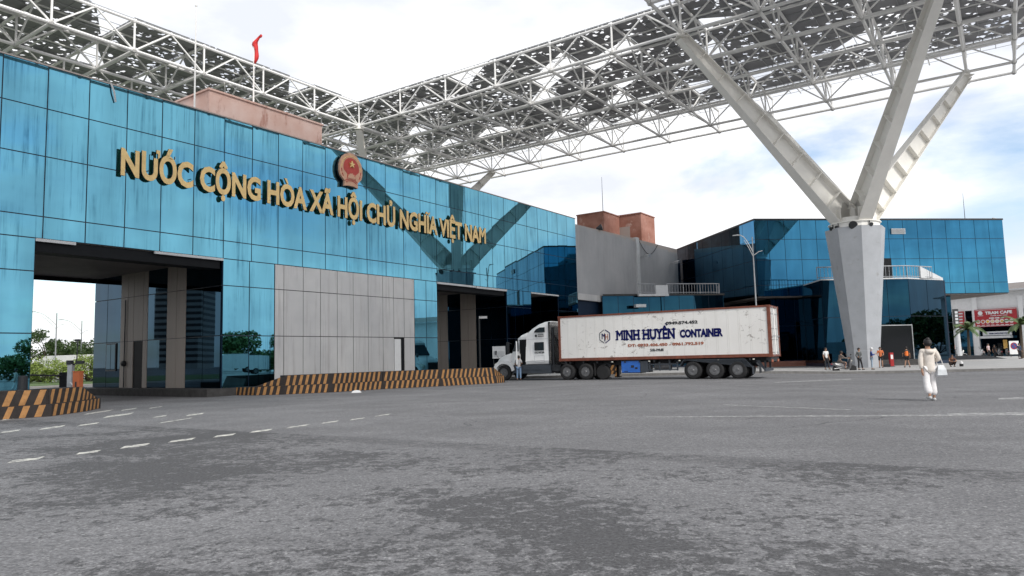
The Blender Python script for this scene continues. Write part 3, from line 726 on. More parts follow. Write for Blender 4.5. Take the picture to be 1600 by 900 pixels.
# ================================================================== TERMINAL
TD=68.; T0=aty(1185,463,TD); zt0=aty(1185,344,TD).z; zb0=aty(1196,463,TD).z
ta=R_(82.5); Tu=Vector((math.sin(ta),math.cos(ta),0)); Tn=Vector((Tu.y,-Tu.x,0))   # along the front, and out of it towards the viewer
if Tn.y>0: Tn=-Tn
T0=Vector((T0.x,T0.y,0))
TF=aty(1059,389,86.5); Q0=Vector((TF.x,TF.y,0)); Sd=(Q0-T0).normalized(); SL=(Q0-T0).length
Sn=Vector((-Sd.y,Sd.x,0)); 
if Sn.dot(CAM-T0)<0: Sn=-Sn
def onfront(px,py=450):
    r=ray(px,py); rel=T0-Vector((0,0,0)); det=r.x*Tu.y-r.y*Tu.x
    return (r.y*T0.x-r.x*T0.y)/det
TL=onfront(1571,400)
term=thing('terminal_building','deep blue glass terminal with an overhanging upper storey behind the grey pillar','building',T0)
fr=MB()
mull=[1201,1226,1251,1276,1301,1326,1350,1370,1389,1412,1434.5,1456.5,1479,1501.5,1524,1546.5]
US=[0]+[onfront(x,380) for x in mull]+[TL]; US=sorted(US)
ZT=[zb0,zb0+(zt0-zb0)*.145,zb0+(zt0-zb0)*.475,zb0+(zt0-zb0)*.745,zt0]
grid(T0,Tu,Tn,US,ZT,'term_glass'); back(T0,Tu,Tn,0,TL,zb0,zt0)
k=14; grid(T0,Sd,Sn,[(SL+14)*i/k for i in range(k+1)],ZT,'term_glass'); back(T0,Sd,Sn,0.02,SL+14,zb0,zt0)
En=Tu; Eo=T0+Tu*TL; grid(Eo,-Tn,En,[0,2.2,4.4,6.6,8.8,11,13.2,15.4],ZT,'term_glass'); back(Eo,-Tn,En,0.13,15.4,zb0,zt0)
fr.build('window_frame',MT['mullion'],term)
m=MB(); m.prism([T0+Zv*(zt0)+Tn*.06-Tu*.05,Eo+Zv*zt0+Tn*.06+Tu*.06,Eo-Tn*15.5+Zv*zt0,T0+Sd*(SL+14)-Tn*1+Zv*zt0],Zv*.16); m.build('roof_edge',MT['dmetal'],term)
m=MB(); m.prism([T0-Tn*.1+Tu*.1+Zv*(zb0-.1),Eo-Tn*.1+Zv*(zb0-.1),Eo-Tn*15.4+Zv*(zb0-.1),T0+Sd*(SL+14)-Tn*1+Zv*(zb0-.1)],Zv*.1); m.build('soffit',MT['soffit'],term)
# lower storey, set back under the overhang
fr=MB(); zp=-.07; Lz=[zp+.55,zp+3.9,zb0-.1]
L0=T0-Tn*1.5+Tu*2.0
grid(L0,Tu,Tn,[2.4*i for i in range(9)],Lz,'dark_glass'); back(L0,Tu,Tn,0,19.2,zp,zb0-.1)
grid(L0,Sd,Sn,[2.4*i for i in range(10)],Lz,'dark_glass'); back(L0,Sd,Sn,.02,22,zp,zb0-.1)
# vestibule in front of the upper storey
VD=63.2
def Vp(px,py,Y): return aty(px,py,Y)
v0=Vp(1282,430,VD); v1=Vp(1418,433,VD+.6); v2=Vp(1473,431,VD+3.0); v3=v2+Vector((3.,9,0))
zv=Vp(1400,435,VD).z
for a,b in ((v0,v1),(v1,v2),(v2,v3)):
    a=Vector((a.x,a.y,0)); b=Vector((b.x,b.y,0)); d=(b-a); L=d.length; d.normalize(); n=Vector((d.y,-d.x,0))
    if n.dot(CAM-a)<0: n=-n
    kk=max(1,round(L/2.1)); mat='dark_glass'
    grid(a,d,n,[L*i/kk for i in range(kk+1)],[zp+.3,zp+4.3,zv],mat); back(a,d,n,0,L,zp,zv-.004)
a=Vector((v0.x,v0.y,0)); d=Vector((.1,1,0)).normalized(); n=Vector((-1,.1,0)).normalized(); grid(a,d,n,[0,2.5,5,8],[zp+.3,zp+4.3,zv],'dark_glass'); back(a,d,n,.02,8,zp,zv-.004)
fr.build('window_frame',MT['mullion'],term)
m=MB(); m.prism([Vector((p.x,p.y,zv)) for p in (v0,v1,v2,v3,v3+Vector((-4,3,0)),v0+Vector((1,9,0)))],Zv*.12); m.build('terrace',MT['offwhite'],term)
MT['railgrey']=simple('railing_grey',(.30,.31,.33),.5)
def railing(pts,h,root,step=.33):
    m=MB()
    for p,q in zip(pts,pts[1:]):
        m.tube(p+Zv*h,q+Zv*h,.05,5); m.tube(p+Zv*.12,q+Zv*.12,.035,4); L=(q-p).length; n=max(1,int(L/step))
        for i in range(n+1): c=p.lerp(q,i/n); m.tube(c,c+Zv*h,.02 if i%6 else .04,4)
    return m.build('railing',MT['railgrey'],root)
rz_=zv+.12
railing([Vector((v0.x-.3,v0.y,rz_)),Vector((v1.x,v1.y,rz_)),Vector((v2.x-1.5,v2.y-.9,rz_))],1.05,term)
pl_=MB(); pl_.prism([Vector((v1.x+1.6,v1.y+.7,rz_)),Vector((v2.x,v2.y,rz_)),Vector((v2.x,v2.y,rz_+.1)),Vector((v1.x+1.6,v1.y+.7,rz_+1.05))],Vector((.1,.5,0))); pl_.build('sloped_parapet',MT['offwhite'],term)
for px0,px1,py0,py1 in ((1391,1413,357,366),):
    a=onfront(px0,360); b=onfront(px1,360); z1=atpl(px0,py0,T0,Tn).z; z0=atpl(px0,py1,T0,Tn).z
    m=MB()
    for i in range(6): m.hexa(T0+Tu*a+Tn*.05+Zv*(z0+(z1-z0)*i/6),Tu*(b-a),Tn*.12,Zv*.06)
    m.build('louvre',MT['metal'],term)
a=onfront(1377,420); b=onfront(1393,420); m=MB(); m.hexa(T0+Tu*a+Tn*.04+Zv*atpl(1380,437,T0,Tn).z,Tu*(b-a),Tn*.03,Zv*2.1); m.build('terrace_door',MT['black'],term)
# entrance with a pale frame
e0=Vp(1373,570,VD-.1); e1=Vp(1427,568,VD+.5); ez=Vp(1400,507,VD).z
a=Vector((e0.x,e0.y,0)); b=Vector((e1.x,e1.y,0)); d=(b-a).normalized(); n=Vector((d.y,-d.x,0)); n=n if n.dot(CAM-a)>0 else -n; L=(b-a).length
m=MB(); m.hexa(a+n*.06+Zv*(zp+.5),d*L,n*.02,Zv*(ez-zp-.55)); m.build('entrance_opening',MT['dwin'],term)
m=MB(); m.hexa(a+n*.06+Zv*(ez-.1),d*(L+.05),n*.1,Zv*.08); m.hexa(a+d*L+n*.06+Zv*(zp+.4),d*.07,n*.1,Zv*(ez-zp-.4)); m.build('entrance_frame',MT['metal'],term)
st_=MB(); st_.hexa(a-d*1.5+n*.05+Zv*zp,d*(L+2.6),n*1.2,Zv*.3); st_.hexa(a-d*1.2+n*.05+Zv*(zp+.3),d*(L+2),n*.8,Zv*.2); st_.build('step',MT['darkkerb'],term)
pln=MB(); pln.hexa(L0-Tu*8+Tn*.05+Zv*zp,Tu*14,Tn*.9,Zv*.5); pln.build('plinth',MT['rustpink'],term)
# link block with the terrace, between the grey wall and the terminal
fr=MB()
lk0=aty(941,470,66.8); lk1=aty(1130,470,69.6); a=Vector((lk0.x,lk0.y,0)); b=Vector((lk1.x,lk1.y,0)); d=(b-a).normalized(); n=Vector((d.y,-d.x,0)); n=n if n.dot(CAM-a)>0 else -n; L=(b-a).length; zk=aty(1060,460,68.5).z
kk=8; grid(a,d,n,[L*i/kk for i in range(kk+1)],[0.3,3.6,zk-.1],'dark_glass'); back(a,d,n,0,L,0,zk-.1); 
d2=Vector((.25,1,0)).normalized(); n2_=Vector((1,-.25,0)).normalized(); grid(b,d2,n2_,[0,2.5,5,7.5],[.3,3.6,zk-.1],'dark_glass'); back(b,d2,n2_,.02,7.5,0,zk-.1)
fr.build('window_frame',MT['mullion'],term)
m=MB(); m.prism([a+Zv*(zk-.1)+n*.15,b+Zv*(zk-.1)+n*.15+d*.1,b+d2*9+Zv*(zk-.1),a+d2*12+Zv*(zk-.1)],Zv*.16); m.build('terrace',MT['darkkerb'],term)
r0=aty(995,460,67.4); r1=aty(1023,460,67.8); r2=aty(1042,458,68.1); r3=aty(1124,456,69.3)
f=lambda p:Vector((p.x,p.y,zk+.06))
railing([f(r0),f(r1)],.95,term,.28); railing([f(r2),f(r3),f(r3)+d2*4],.95,term,.28)
m=MB(); m.hexa(f(r1)+Zv*-.1,f(r2)-f(r1),n*.3,Zv*.9); m.hexa(f(r0)+n*.2-Zv*.25,(f(r2)-f(r0)),n*.25,Zv*.2); m.build('parapet_box',MT['offwhite'],term)
m=MB(); q=aty(994,480,66.3); m.hexa(Vector((q.x,q.y,q.z)),d*1.0,-n*.5,Zv*.28); m.build('air_vent',MT['offwhite'],term)
flush(term,96)
# roof details of the terminal
q=aty(1508,345,75); q2=aty(1505,302,75); m=MB(); m.tube((q.x,q.y,zt0+.1),(q.x,q.y,q2.z),.04,5,.015); tag(m.build('lightning_rod',MT['dmetal']),'thin rod rising from the terminal roof at right','rod')
q=aty(1552,345,75.); cx=thing('surveillance_camera','small white and black camera on the right end of the terminal roof','camera',(q.x,q.y,zt0+.16))
m=MB(); m.box(-.55,-.1,-.2,.2,.0,.42); m.tube((-.05,0,0),(-.05,0,.75),.05); m.tube((-.05,0,.72),(.35,0,.62),.05); m.build('bracket',MT['offwhite'],cx,True); m=MB(); m.ball((.4,0,.4),.22,10); m.build('dome',MT['dmetal'],cx,True)
# ================================================================== TRUCK
MT['truckwhite']=simple('truck_white_paint',(.82,.82,.82),.3,var=.04,scale=1,dirt=((.5,.49,.47),.7))
MT['rustbrown']=simple('rust_brown_frame',(.17,.05,.028),.7,var=.35,scale=3,dirt=((.45,.42,.4),.70))
MT['tyre']=simple('tyre_rubber',(.014,.014,.015),.85,var=.2)
MT['chrome']=simple('wheel_metal',(.16,.16,.165),.45,.5,var=.35,scale=6)
MT['chassis']=simple('chassis_black',(.014,.016,.02),.6,var=.3)
MT['skirt']=simple('navy_grey_skirt',(.04,.048,.06),.5,var=.2)
MT['blue']=simple('blue_cabinet',(.02,.12,.45),.45,var=.15)
MT['navy']=simple('navy_letters',(.006,.009,.085),.8,var=.1,spec=.1)
MT['brownred']=simple('brown_red_letters',(.33,.10,.05),.6,var=.15)
MT['windsc']=simple('windscreen_glass',(.05,.06,.07),.08,var=0)
MT['lamp']=simple('lamp_lens',(.7,.68,.6),.15,var=0)
t=NT('container_side_paint')
k=t.ramp(t.noise(.4,5),.3,(.72,.70,.67),.7,(.81,.795,.77))
sc_=t.ramp(t.noise(1,9,.75,vec=t.mapv((2.2,2.2,3.2),loc=(3,1,2)),dist=.6),.57,0,.59,.8)
area=t.ramp(t.noise(.45,2,.5,vec=t.mapv((1,1,1),loc=(2.2,0,.7))),.42,0,.55,1)
k=t.mix(t.math('MULTIPLY',sc_,area),k,(.27,.24,.22))
rs=t.ramp(t.noise(1,8,.75,vec=t.mapv((5,5,.6))),.63,0,.72,.55); k=t.mix(rs,k,(.42,.27,.17))
wv=t.n('ShaderNodeSeparateXYZ'); t.l(t.c,wv.inputs[0])
fr_=t.math('FRACT',t.math('MULTIPLY',wv.outputs[0],1/.61)); seam=t.math('LESS_THAN',fr_,.028)
k=t.mix(t.math('MULTIPLY',seam,.33),k,(.33,.30,.27)); t.col(k); t.rough(.55); MT['contside']=t.m
TO=Vector((2.7185,44.975,0)); TRZ=math.atan2(-.5,.8660254)      # local x runs back along the trailer, local y away from the viewer
def rrect(x,hw,zb,zt,r,cy=1.22,top=None):
    """rounded section ring at station x"""
    pts=[]; tw=hw if top is None else top
    for (sx,sz,a0) in ((1,0,-90),(1,1,0),(-1,1,90),(-1,0,180)):
        h=tw if sz else hw
        for q in (0,45,90):
            a=R_(a0+q); rr=min(r,(zt-zb)/2*.99,h*.99)
            pts.append(Vector((x,cy+sx*(h-rr)+rr*math.cos(a),(zt-rr if sz else zb+rr)+rr*math.sin(a))))
    return pts
def wheel(root,x,y,r=.5,wd=.28,face=-1,name='wheel',rim=True):
    # y is the outer face; face -1 looks towards -y
    c=Vector((x,y,r)); ax=Vector((0,-face,0)); m=MB()
    m.lathe(c,ax,[(0,r*.60),(.0,r*.84),(.03,r*.96),(.08,r),(wd-.06,r),(wd,r*.9),(wd,.2)],28)
    wh=m.build(name,MT['tyre'],root,True,smooth=False)
    if not rim: return wh
    m=MB(); m.lathe(c-ax*.004,ax,[(.0,r*.59),(.0,r*.52),(.10,r*.46),(.10,r*.2),(.0,r*.17),(-.03,.06)],24); m.build('rim',MT['chrome'],wh,True,smooth=False)
    m=MB()
    for k in range(10):
        a=2*math.pi*k/10; p=c+Vector((math.cos(a)*r*.33,0,math.sin(a)*r*.33))+ax*.09; m.tube(p,p-ax*.04,.02,5)
    for k in range(5):
        a=2*math.pi*(k+.5)/5; p=c+Vector((math.cos(a)*r*.41,0,math.sin(a)*r*.41))+ax*.095; m.tube(p,p-ax*.006,.035,6)
    m.build('wheel_bolts',MT['tyre'],wh,True)
    return wh
tk=thing('truck_tractor','white bonneted sleeper tractor unit with its door open, coupled to the container trailer','truck',TO,TRZ)
m=MB()   # bonnet
m.loft([rrect(-4.72,.62,.72,1.02,.12),rrect(-4.70,.74,.62,1.25,.2),rrect(-4.45,.88,.62,1.50,.25),rrect(-4.0,.98,.9,1.66,.28),rrect(-3.34,1.05,.95,1.82,.3)]); m.build('bonnet',MT['truckwhite'],tk,True,smooth=True)
for s in (0,1):   # front wings over the steer wheels
    y0=.0 if s==0 else 2.04; m=MB(); ring=[]
    outer=[];inner=[]
    for i in range(13):
        a=math.pi*(1.02-1.0*i/12); outer.append((-3.93+.80*math.cos(a),.62+.66*math.sin(a))); inner.append((-3.93+.60*math.cos(a),.55+.54*math.sin(a)))
    m.prism([(x,y0,z) for x,z in outer]+[(x,y0,z) for x,z in inner[::-1]],(0,.40,0)); m.build('front_wing',MT['truckwhite'],tk,True)
m=MB(); m.loft([rrect(-4.80,.98,.36,.66,.08),rrect(-4.62,1.2,.34,.70,.1),rrect(-4.45,1.2,.36,.70,.1)]); m.build('bumper',MT['truckwhite'],tk,True)
for yy in (.30,2.14):
    m=MB(); m.loft([rrect(-4.74,.10,.86,1.10,.06,yy),rrect(-4.4,.17,.84,1.22,.09,yy)]); m.build('headlight',MT['lamp'],tk,True,smooth=True)
m=MB(); m.box(-4.77,-4.70,.72,1.72,.72,1.28); m.build('grille',MT['dmetal'],tk,True)
# cab and sleeper as one lofted shell, fairing rising to the back
cabw=1.17
m=MB(); m.loft([rrect(-3.36,1.08,.95,1.84,.12,top=1.0),rrect(-3.2,1.12,.95,2.18,.14,top=.98),rrect(-2.95,1.14,.95,2.55,.18,top=.96),rrect(-2.72,1.15,.95,2.72,.22,top=.98)]); cab=m.build('cab',MT['truckwhite'],tk,True,smooth=False)
m=MB(); m.loft([rrect(-2.30,cabw,.95,3.02,.25,top=1.02),rrect(-1.9,cabw,.95,3.32,.3,top=1.05),rrect(-1.45,cabw,.95,3.55,.3,top=1.08),rrect(-1.0,cabw,.95,3.68,.3,top=1.1),rrect(-.56,cabw,.95,3.72,.28,top=1.1)]); slp=m.build('sleeper',MT['truckwhite'],tk,True,smooth=False)
m=MB(); m.loft([rrect(-2.98,.90,2.5,2.72,.08),rrect(-2.7,1.0,2.5,2.90,.14),rrect(-2.31,1.02,2.5,3.05,.2)]); m.build('roof_fairing',MT['truckwhite'],tk,True,smooth=False)
m=MB(); m.box(-2.76,-2.28,.14,2.3,1.0,2.6); m.build('door_opening',MT['black'],tk,True)
m=MB(); m.add([(-3.40,.30,1.80),(-3.40,2.14,1.80),(-2.99,2.0,2.58),(-2.99,.44,2.58)],[(0,1,2,3)]); m.prism([(-3.38,.26,1.84),(-3.38,2.18,1.84),(-2.98,2.06,2.56),(-2.98,.38,2.56)],(-.03,0,.02)); m.build('windscreen',MT['windsc'],tk,True)
m=MB(); m.prism([(-3.22,.045,1.86),(-2.8,.045,1.86),(-2.8,.045,2.45),(-3.0,.045,2.45)],(0,-.02,0)); m.build('side_window',MT['windsc'],cab,True)
# the open driver's door swings forward
dm=MB(); h=Vector((-3.02,.03,0)); d=Vector((.55,-.84,0)).normalized()
dm.prism([h+Zv*1.02,h+d*.85+Zv*1.02,h+d*.85+Zv*1.85,h+d*.80+Zv*2.5,h+d*.22+Zv*2.5,h+Zv*1.9],Vector((.84,.55,0))*.06); dr=dm.build('door',MT['truckwhite'],tk,True)
dm=MB(); dm.prism([h+d*.08+Zv*1.88,h+d*.78+Zv*1.88,h+d*.74+Zv*2.42,h+d*.25+Zv*2.42],Vector((.84,.55,0))*.065-Vector((.84,.55,0))*.003); dm.build('door_window',MT['dwin'],dr,True)
m=MB(); m.tube((-3.25,-.02,1.75),(-3.40,-.26,1.8),.02,5); m.tube((-3.25,-.02,2.35),(-3.40,-.26,2.4),.02,5); m.loft([rrect(-3.46,.1,1.72,2.46,.05,-.3),rrect(-3.34,.12,1.70,2.48,.06,-.3)]); m.build('wing_mirror',MT['dmetal'],tk,True)
m=MB(); m.tube((-4.35,.12,1.45),(-4.45,-.05,1.72),.015,4); m.loft([rrect(-4.5,.08,1.68,1.92,.05,-.08),rrect(-4.42,.09,1.66,1.94,.05,-.08)]); m.build('hood_mirror',MT['chrome'],tk,True)
m=MB(); m.prism([(-1.62,.045,3.02),(-.86,.045,3.02),(-.86,.045,3.33),(-1.2,.045,3.33),(-1.45,.045,3.24),(-1.58,.045,3.12)],(0,-.03,0)); m.build('upper_window',MT['dwin'],slp,True)
m=MB(); m.loft([[Vector(p) for p in [(-1.62,.052,1.88),(-.95,.052,1.88),(-.95,.052,2.4),(-1.62,.052,2.4)]],[Vector(p) for p in [(-1.62,.02,1.88),(-.95,.02,1.88),(-.95,.02,2.4),(-1.62,.02,2.4)]]]); m.build('sleeper_window',MT['dwin'],slp,True)
m=MB()
for (a,b,c,d_) in ((-1.62,-.93,1.14,1.16),(-1.62,-.93,1.55,1.57),(-1.62,-1.60,1.16,1.55),(-.95,-.93,1.16,1.55)): m.box(a,b,.04,.052,c,d_)
m.build('locker_door',MT['offwhite'],slp,True)
m=MB(); m.box(-.62,-.56,.05,2.39,.95,3.66); m.build('rear_edge',MT['chassis'],tk,True)
m=MB(); m.box(-2.3,-2.28,.05,2.39,1.0,1.04); m.box(-2.3,-.57,.045,.05,2.60,2.615); m.build('panel_joint',MT['metal'],slp,True)
m=MB(); m.prism([(-3.30,.06,.46),(-.55,.06,.42),(-.55,.06,.97),(-3.2,.06,.98)],(0,.5,0)); m.prism([(-3.30,1.9,.46),(-.55,1.9,.42),(-.55,1.9,.97),(-3.2,1.9,.98)],(0,.5,0)); m.box(-2.9,-1.2,.03,.06,.66,.70); m.build('side_skirt',MT['skirt'],tk,True)
m=MB(); m.box(-4.4,2.4,.75,.95,.62,.95); m.box(-4.4,2.4,1.49,1.69,.62,.95); m.box(-.5,.1,.2,2.2,.55,.95); m.lathe((-.25,.35,.62),(0,1,0),[(0,.22),(1.7,.22)],12); m.build('chassis',MT['chassis'],tk,True)
m=MB(); 
for k_ in range(3):
    m.path([Vector((-.55,.6+k_*.25,3.0-.2*k_)),Vector((-.30,.55+k_*.25,2.4)),Vector((-.12,.6+k_*.25,1.7)),Vector((-.05,.7+k_*.25,1.1)),Vector((.3,.9,1.05))],.03,5)
m.tube((-.42,.3,.95),(-.42,.3,3.3),.08,10); m.build('air_line',MT['chassis'],tk,True)
for y,f in ((.03,-1),(2.41,1)): wheel(tk,-3.93,y,.5,.3,f)
for x in (.61,1.87):
    for y,f in ((.02,-1),(2.42,1)): wheel(tk,x,y,.5,.58,f)
m=MB(); 
for x in (.61,1.87): m.tube((x,.3,.5),(x,2.1,.5),.1,8)
m.tube((-3.93,.3,.5),(-3.93,2.1,.5),.08,8); m.build('axle',MT['chassis'],tk,True)
for s in (0,1):
    m=MB(); m.box(2.45,2.48,.05+s*1.8,.6+s*1.8,.25,1.0); m.build('mudflap',MT['tyre'],tk,True)
def tw_(x,y,z): return Vector((x,y,z))
def place_local(s,x,z,width,height,mat,parent,y=-.004,depth=.006,bold=.03,name='lettering'):
    M=world_of(parent); r3=M.to_3x3()
    return place_text(s,M@Vector((x,y,z)),r3@Vector((1,0,0)),Zv,-(r3@Vector((0,1,0))),width,height,depth,[mat],parent,name,bold)
place_local('INDUSTRY',-1.35,2.84,.42,.075,MT['dmetal'],tk,.035); place_local('ROADWAYS',-1.35,2.73,.42,.075,MT['dmetal'],tk,.035)
m=MB(); m.lathe((-1.5,.045,2.81),(0,-1,0),[(0,.09),(.012,.09),(.012,.04)],6); m.build('badge',MT['dmetal'],tk,True)
place_local('51C 847.88',-1.62,1.70,.68,.10,MT['dmetal'],tk,.035,bold=.05)
# ---- semi trailer
tr=thing('semi_trailer','dark three axle semi trailer carrying the white container, with a blue cabinet slung beneath','trailer',TO+Vector((.866*6,-.5*6,0)),TRZ)
def X(x): return x-6
m=MB()
for y in (.75,1.55): m.box(X(.6),X(12.7),y,y+.14,.86,1.16)
for i in range(14): m.box(X(.8+i*.9),X(.88+i*.9),.05,2.39,1.0,1.12)
m.box(X(.5),X(.62),.05,2.39,.98,1.16); m.box(X(12.6),X(12.74),.05,2.39,.9,1.16); m.build('chassis',MT['chassis'],tr,True)
for x in (8.48,9.72,10.97):
    for y,f in ((.02,-1),(2.42,1)): wheel(tr,X(x),y,.5,.6,f)
m=MB()
for x in (8.48,9.72,10.97): m.tube((X(x),.3,.5),(X(x),2.1,.5),.09,8); m.box(X(x)-.35,X(x)+.35,.6,.75,.6,.72)
m.build('axle',MT['chassis'],tr,True)
for s in (0,1):
    y0=.03+s*1.86; m=MB(); m.prism([(X(7.75),y0,.72),(X(8.0),y0,1.07),(X(11.4),y0,1.07),(X(11.75),y0,.62),(X(11.72),y0,.62),(X(11.36),y0,1.10),(X(7.98),y0,1.10),(X(7.70),y0,.72)],(0,.55,0)); m.box(X(11.74),X(11.77),y0,y0+.5,.25,.68); m.build('mudguard',MT['skirt'],tr,True)
m=MB(); m.box(X(4.2),X(5.35),.08,1.0,.42,1.10); gen=m.build('generator_cabinet',MT['blue'],tr,True)
m=MB(); m.box(X(5.05),X(5.2),.07,.08,.62,.72); m.box(X(4.8),X(4.98),.07,.08,.70,.84); m.box(X(4.35),X(4.6),.07,.08,.47,.5); m.box(X(4.18),X(5.37),.06,1.0,1.09,1.13); m.box(X(4.18),X(5.37),.06,1.0,.37,.42); m.build('cabinet_fitting',MT['chassis'],gen,True)
m=MB(); m.box(X(5.37),X(5.85),.08,.9,.42,1.08); m.box(X(5.85),X(7.6),.1,.14,.52,.58); m.box(X(5.85),X(7.6),.1,.14,.84,.9); 
for x in (5.9,6.5,7.1,7.55): m.box(X(x),X(x+.08),.1,.16,.5,1.0)
m.build('side_guard',MT['skirt'],tr,True)
m=MB(); m.lathe((X(6.15),.42,.74),(1,0,0),[(0,.16),(.05,.2),(.95,.2),(1.0,.16)],14); m.build('air_tank',MT['chrome'],tr,True)
for y in (.35,2.0):
    m=MB(); m.box(X(3.1),X(3.25),y,y+.14,.15,1.0); m.box(X(3.0),X(3.35),y-.06,y+.2,.08,.14); m.box(X(2.95),X(3.4),y,y+.14,.8,.95); m.build('landing_leg',MT['chassis'],tr,True)
wheel(tr,X(2.95),.15,.45,.3,-1,'spare_wheel',False)
m=MB(); m.box(X(12.35),X(12.43),.1,2.34,.38,.54); m.box(X(12.3),X(12.4),.5,.6,.5,.95); m.box(X(12.3),X(12.4),1.84,1.94,.5,.95); m.prism([(X(11.9),.3,.98),(X(12.35),.3,.40),(X(12.45),.3,.40),(X(12.1),.3,.98)],(0,.08,0)); m.build('rear_bumper',MT['skirt'],tr,True)
for y in (.18,1.9):
    m=MB(); m.box(X(12.74),X(12.78),y,y+.36,.88,1.02); m.build('tail_light',MT['brownred'],tr,True)
for x in (3.6,5.9,7.7,9.9,11.8):
    m=MB(); m.box(X(x),X(x+.1),.03,.05,1.03,1.09); m.build('marker_lamp',MT['lamp'],tr,True)
# ---- container
CO=TO+Vector((.866*.12,-.5*.12,0)); CLN=12.72; Cz0,Cz1=1.17,3.95
ct=thing('shipping_container','long white container with rust brown frame and navy lettering, riding on the trailer','container',Vector((CO.x,CO.y,Cz0)),TRZ)
HZ=Cz1-Cz0
m=MB(); m.box(.10,CLN-.12,.035,2.40,.16,HZ-.06); m.build('side_panel',MT['contside'],ct,True)
m=MB()
for i in range(20): m.box(.12+i*.61,.13+i*.61,.027,.036,.2,HZ-.16)
m.build('panel_rib',MT['contside'],ct,True)
m=MB(); m.box(.12,.145,.02,.03,.25,HZ-.25)
fr2=MB()
for (x0,x1) in ((0,.14),(CLN-.17,CLN)):
    fr2.box(x0,x1,0,.16,.0,HZ-.0); fr2.box(x0,x1,2.28,2.44,0,HZ)
for y0,y1 in ((0,.10),(2.34,2.44)):
    fr2.box(.14,CLN-.17,y0,y1,.0,.17); fr2.box(.14,CLN-.17,y0,y1,HZ-.10,HZ)
fr2.box(CLN-.14,CLN-.02,.16,2.28,0,.12); fr2.box(CLN-.14,CLN-.02,.16,2.28,HZ-.12,HZ); fr2.box(0,.12,.16,2.28,0,.12); fr2.box(0,.12,.16,2.28,HZ-.12,HZ)
for x in (0,CLN-.2):
    for y in (-.01,2.27):
        for z in (-.01,HZ-.12): fr2.box(x-.01 if x==0 else x,x+.2 if x==0 else CLN+.01,y,y+.18,z,z+.13)
fr2.build('frame',MT['rustbrown'],ct,True)
rf=MB(); rf.box(.1,CLN-.1,.08,2.36,HZ-.07,HZ-.015); rf.build('roof',MT['offwhite'],ct,True)
for y0,y1 in ((.17,1.20),(1.24,2.27)):
    m=MB(); n_=5
    for i in range(n_):
        a=y0+(y1-y0)*i/n_; b=y0+(y1-y0)*(i+1)/n_
        m.prism([(CLN-.10,a,.12),(CLN-.05,a+.04,.12),(CLN-.05,b-.04,.12),(CLN-.10,b,.12)],(0,0,HZ-.24))
    dr=m.build('door',MT['contside'],ct,True)
    for q in (.3,.72):
        y=y0+(y1-y0)*q; b=MB(); b.tube((CLN-.005,y,.05),(CLN-.005,y,HZ-.05),.022,6); 
        for z in (.2,.9,1.5,2.3): b.box(CLN-.05,CLN+.01,y-.05,y+.05,z,z+.05)
        b.box(CLN-.02,CLN+.02,y,y+.3,1.1,1.14); b.build('lock_rod',MT['metal'],dr,True)
    b=MB()
    for z in (.35,1.0,1.65,2.3): b.box(CLN-.08,CLN+.0,(y0-.04 if y0<1 else y1-.02),(y0+.02 if y0<1 else y1+.04),z,z+.1)
    b.build('hinge',MT['chassis'],dr,True)
cz=lambda z:z-Cz0
def ctext(s,x,z,wd,h,mat,bold=.03):
    M=world_of(ct); r3=M.to_3x3(); return place_text(s,M@Vector((x-.12,.026,cz(z))),r3@Vector((1,0,0)),Zv,-(r3@Vector((0,1,0))),wd,h,.004,[mat],ct,'lettering',bold,True)
# MINH HUYEN in a slab serif: bold sans with serif bars added under and over each stem
def slab(s,x,z,wd,h,mat):
    obs=place_text(s,world_of(ct)@Vector((x-.12,.026,cz(z))),world_of(ct).to_3x3()@Vector((1,0,0)),Zv,-(world_of(ct).to_3x3()@Vector((0,1,0))),wd,h,.004,[mat],ct,'lettering',.045,True)
    for o,ch in zip(obs,[c for c in s if c!=' ']):
        xs_=[v.co.x for v in o.data.vertices]; a,b=min(xs_),max(xs_); zz=cz(z); t_=h*.13; yv=.0205
        m=MB()
        def bar(x0,x1,z0): m.box(x0,x1,yv,yv+.005,z0,z0+t_)
        e=h*.09; L=h*.40
        if ch in 'MNHU':
            L=L*(.55 if ch=='M' else .8); bar(a-e,a+L,zz+h-t_); bar(b-L,b+e,zz+h-t_)
            if ch!='U': bar(a-e,a+L,zz)
            if ch in 'MH': bar(b-L,b+e,zz)
        if ch=='I': bar(a-e,b+e,zz); bar(a-e,b+e,zz+h-t_)
        if ch=='Y': bar(a-e*.4,a+L,zz+h-t_); bar(b-L,b+e*.4,zz+h-t_); bar((a+b)/2-L*.6,(a+b)/2+L*.6,zz)
        if ch in 'EỀÊ': bar(a-e,a+L,zz); bar(a-e,a+L,zz+h-t_)
        if m.v:
            n0=len(o.data.vertices); me=bpy.data.meshes.new('lettering'); me.from_pydata([v.co[:] for v in o.data.vertices]+[v[:] for v in m.v],[],[tuple(p.vertices) for p in o.data.polygons]+[tuple(n0+i for i in f) for f in m.f]); me.materials.append(mat); o.data=me
slab('MINH HUYỀN',3.95,2.34,3.62,.56,MT['navy'])
ctext('CONTAINER',7.85,2.38,2.38,.40,MT['navy'],.06)
ctext('0949.574.452',7.05,3.14,1.85,.15,MT['chassis'],.05)
ctext('ĐT: 0933.406.450 - 0961.792.519',4.68,1.93,4.5,.145,MT['brownred'],.05)
ctext('51R-194.85',6.05,1.63,.80,.14,MT['chassis'],.05)
lg_=MB(); c=Vector((3.22-.12,.026,cz(2.60)))
hexp=[Vector((c.x+.34*math.sin(math.pi*k/3),c.y,c.z+.40*math.cos(math.pi*k/3))) for k in range(6)]
def bar2(mb,p,q,wd):
    d=(q-p).normalized(); s=Vector((-d.z,0,d.x))*wd/2; mb.prism([p-s,q-s,q+s,p+s],(0,-.005,0))
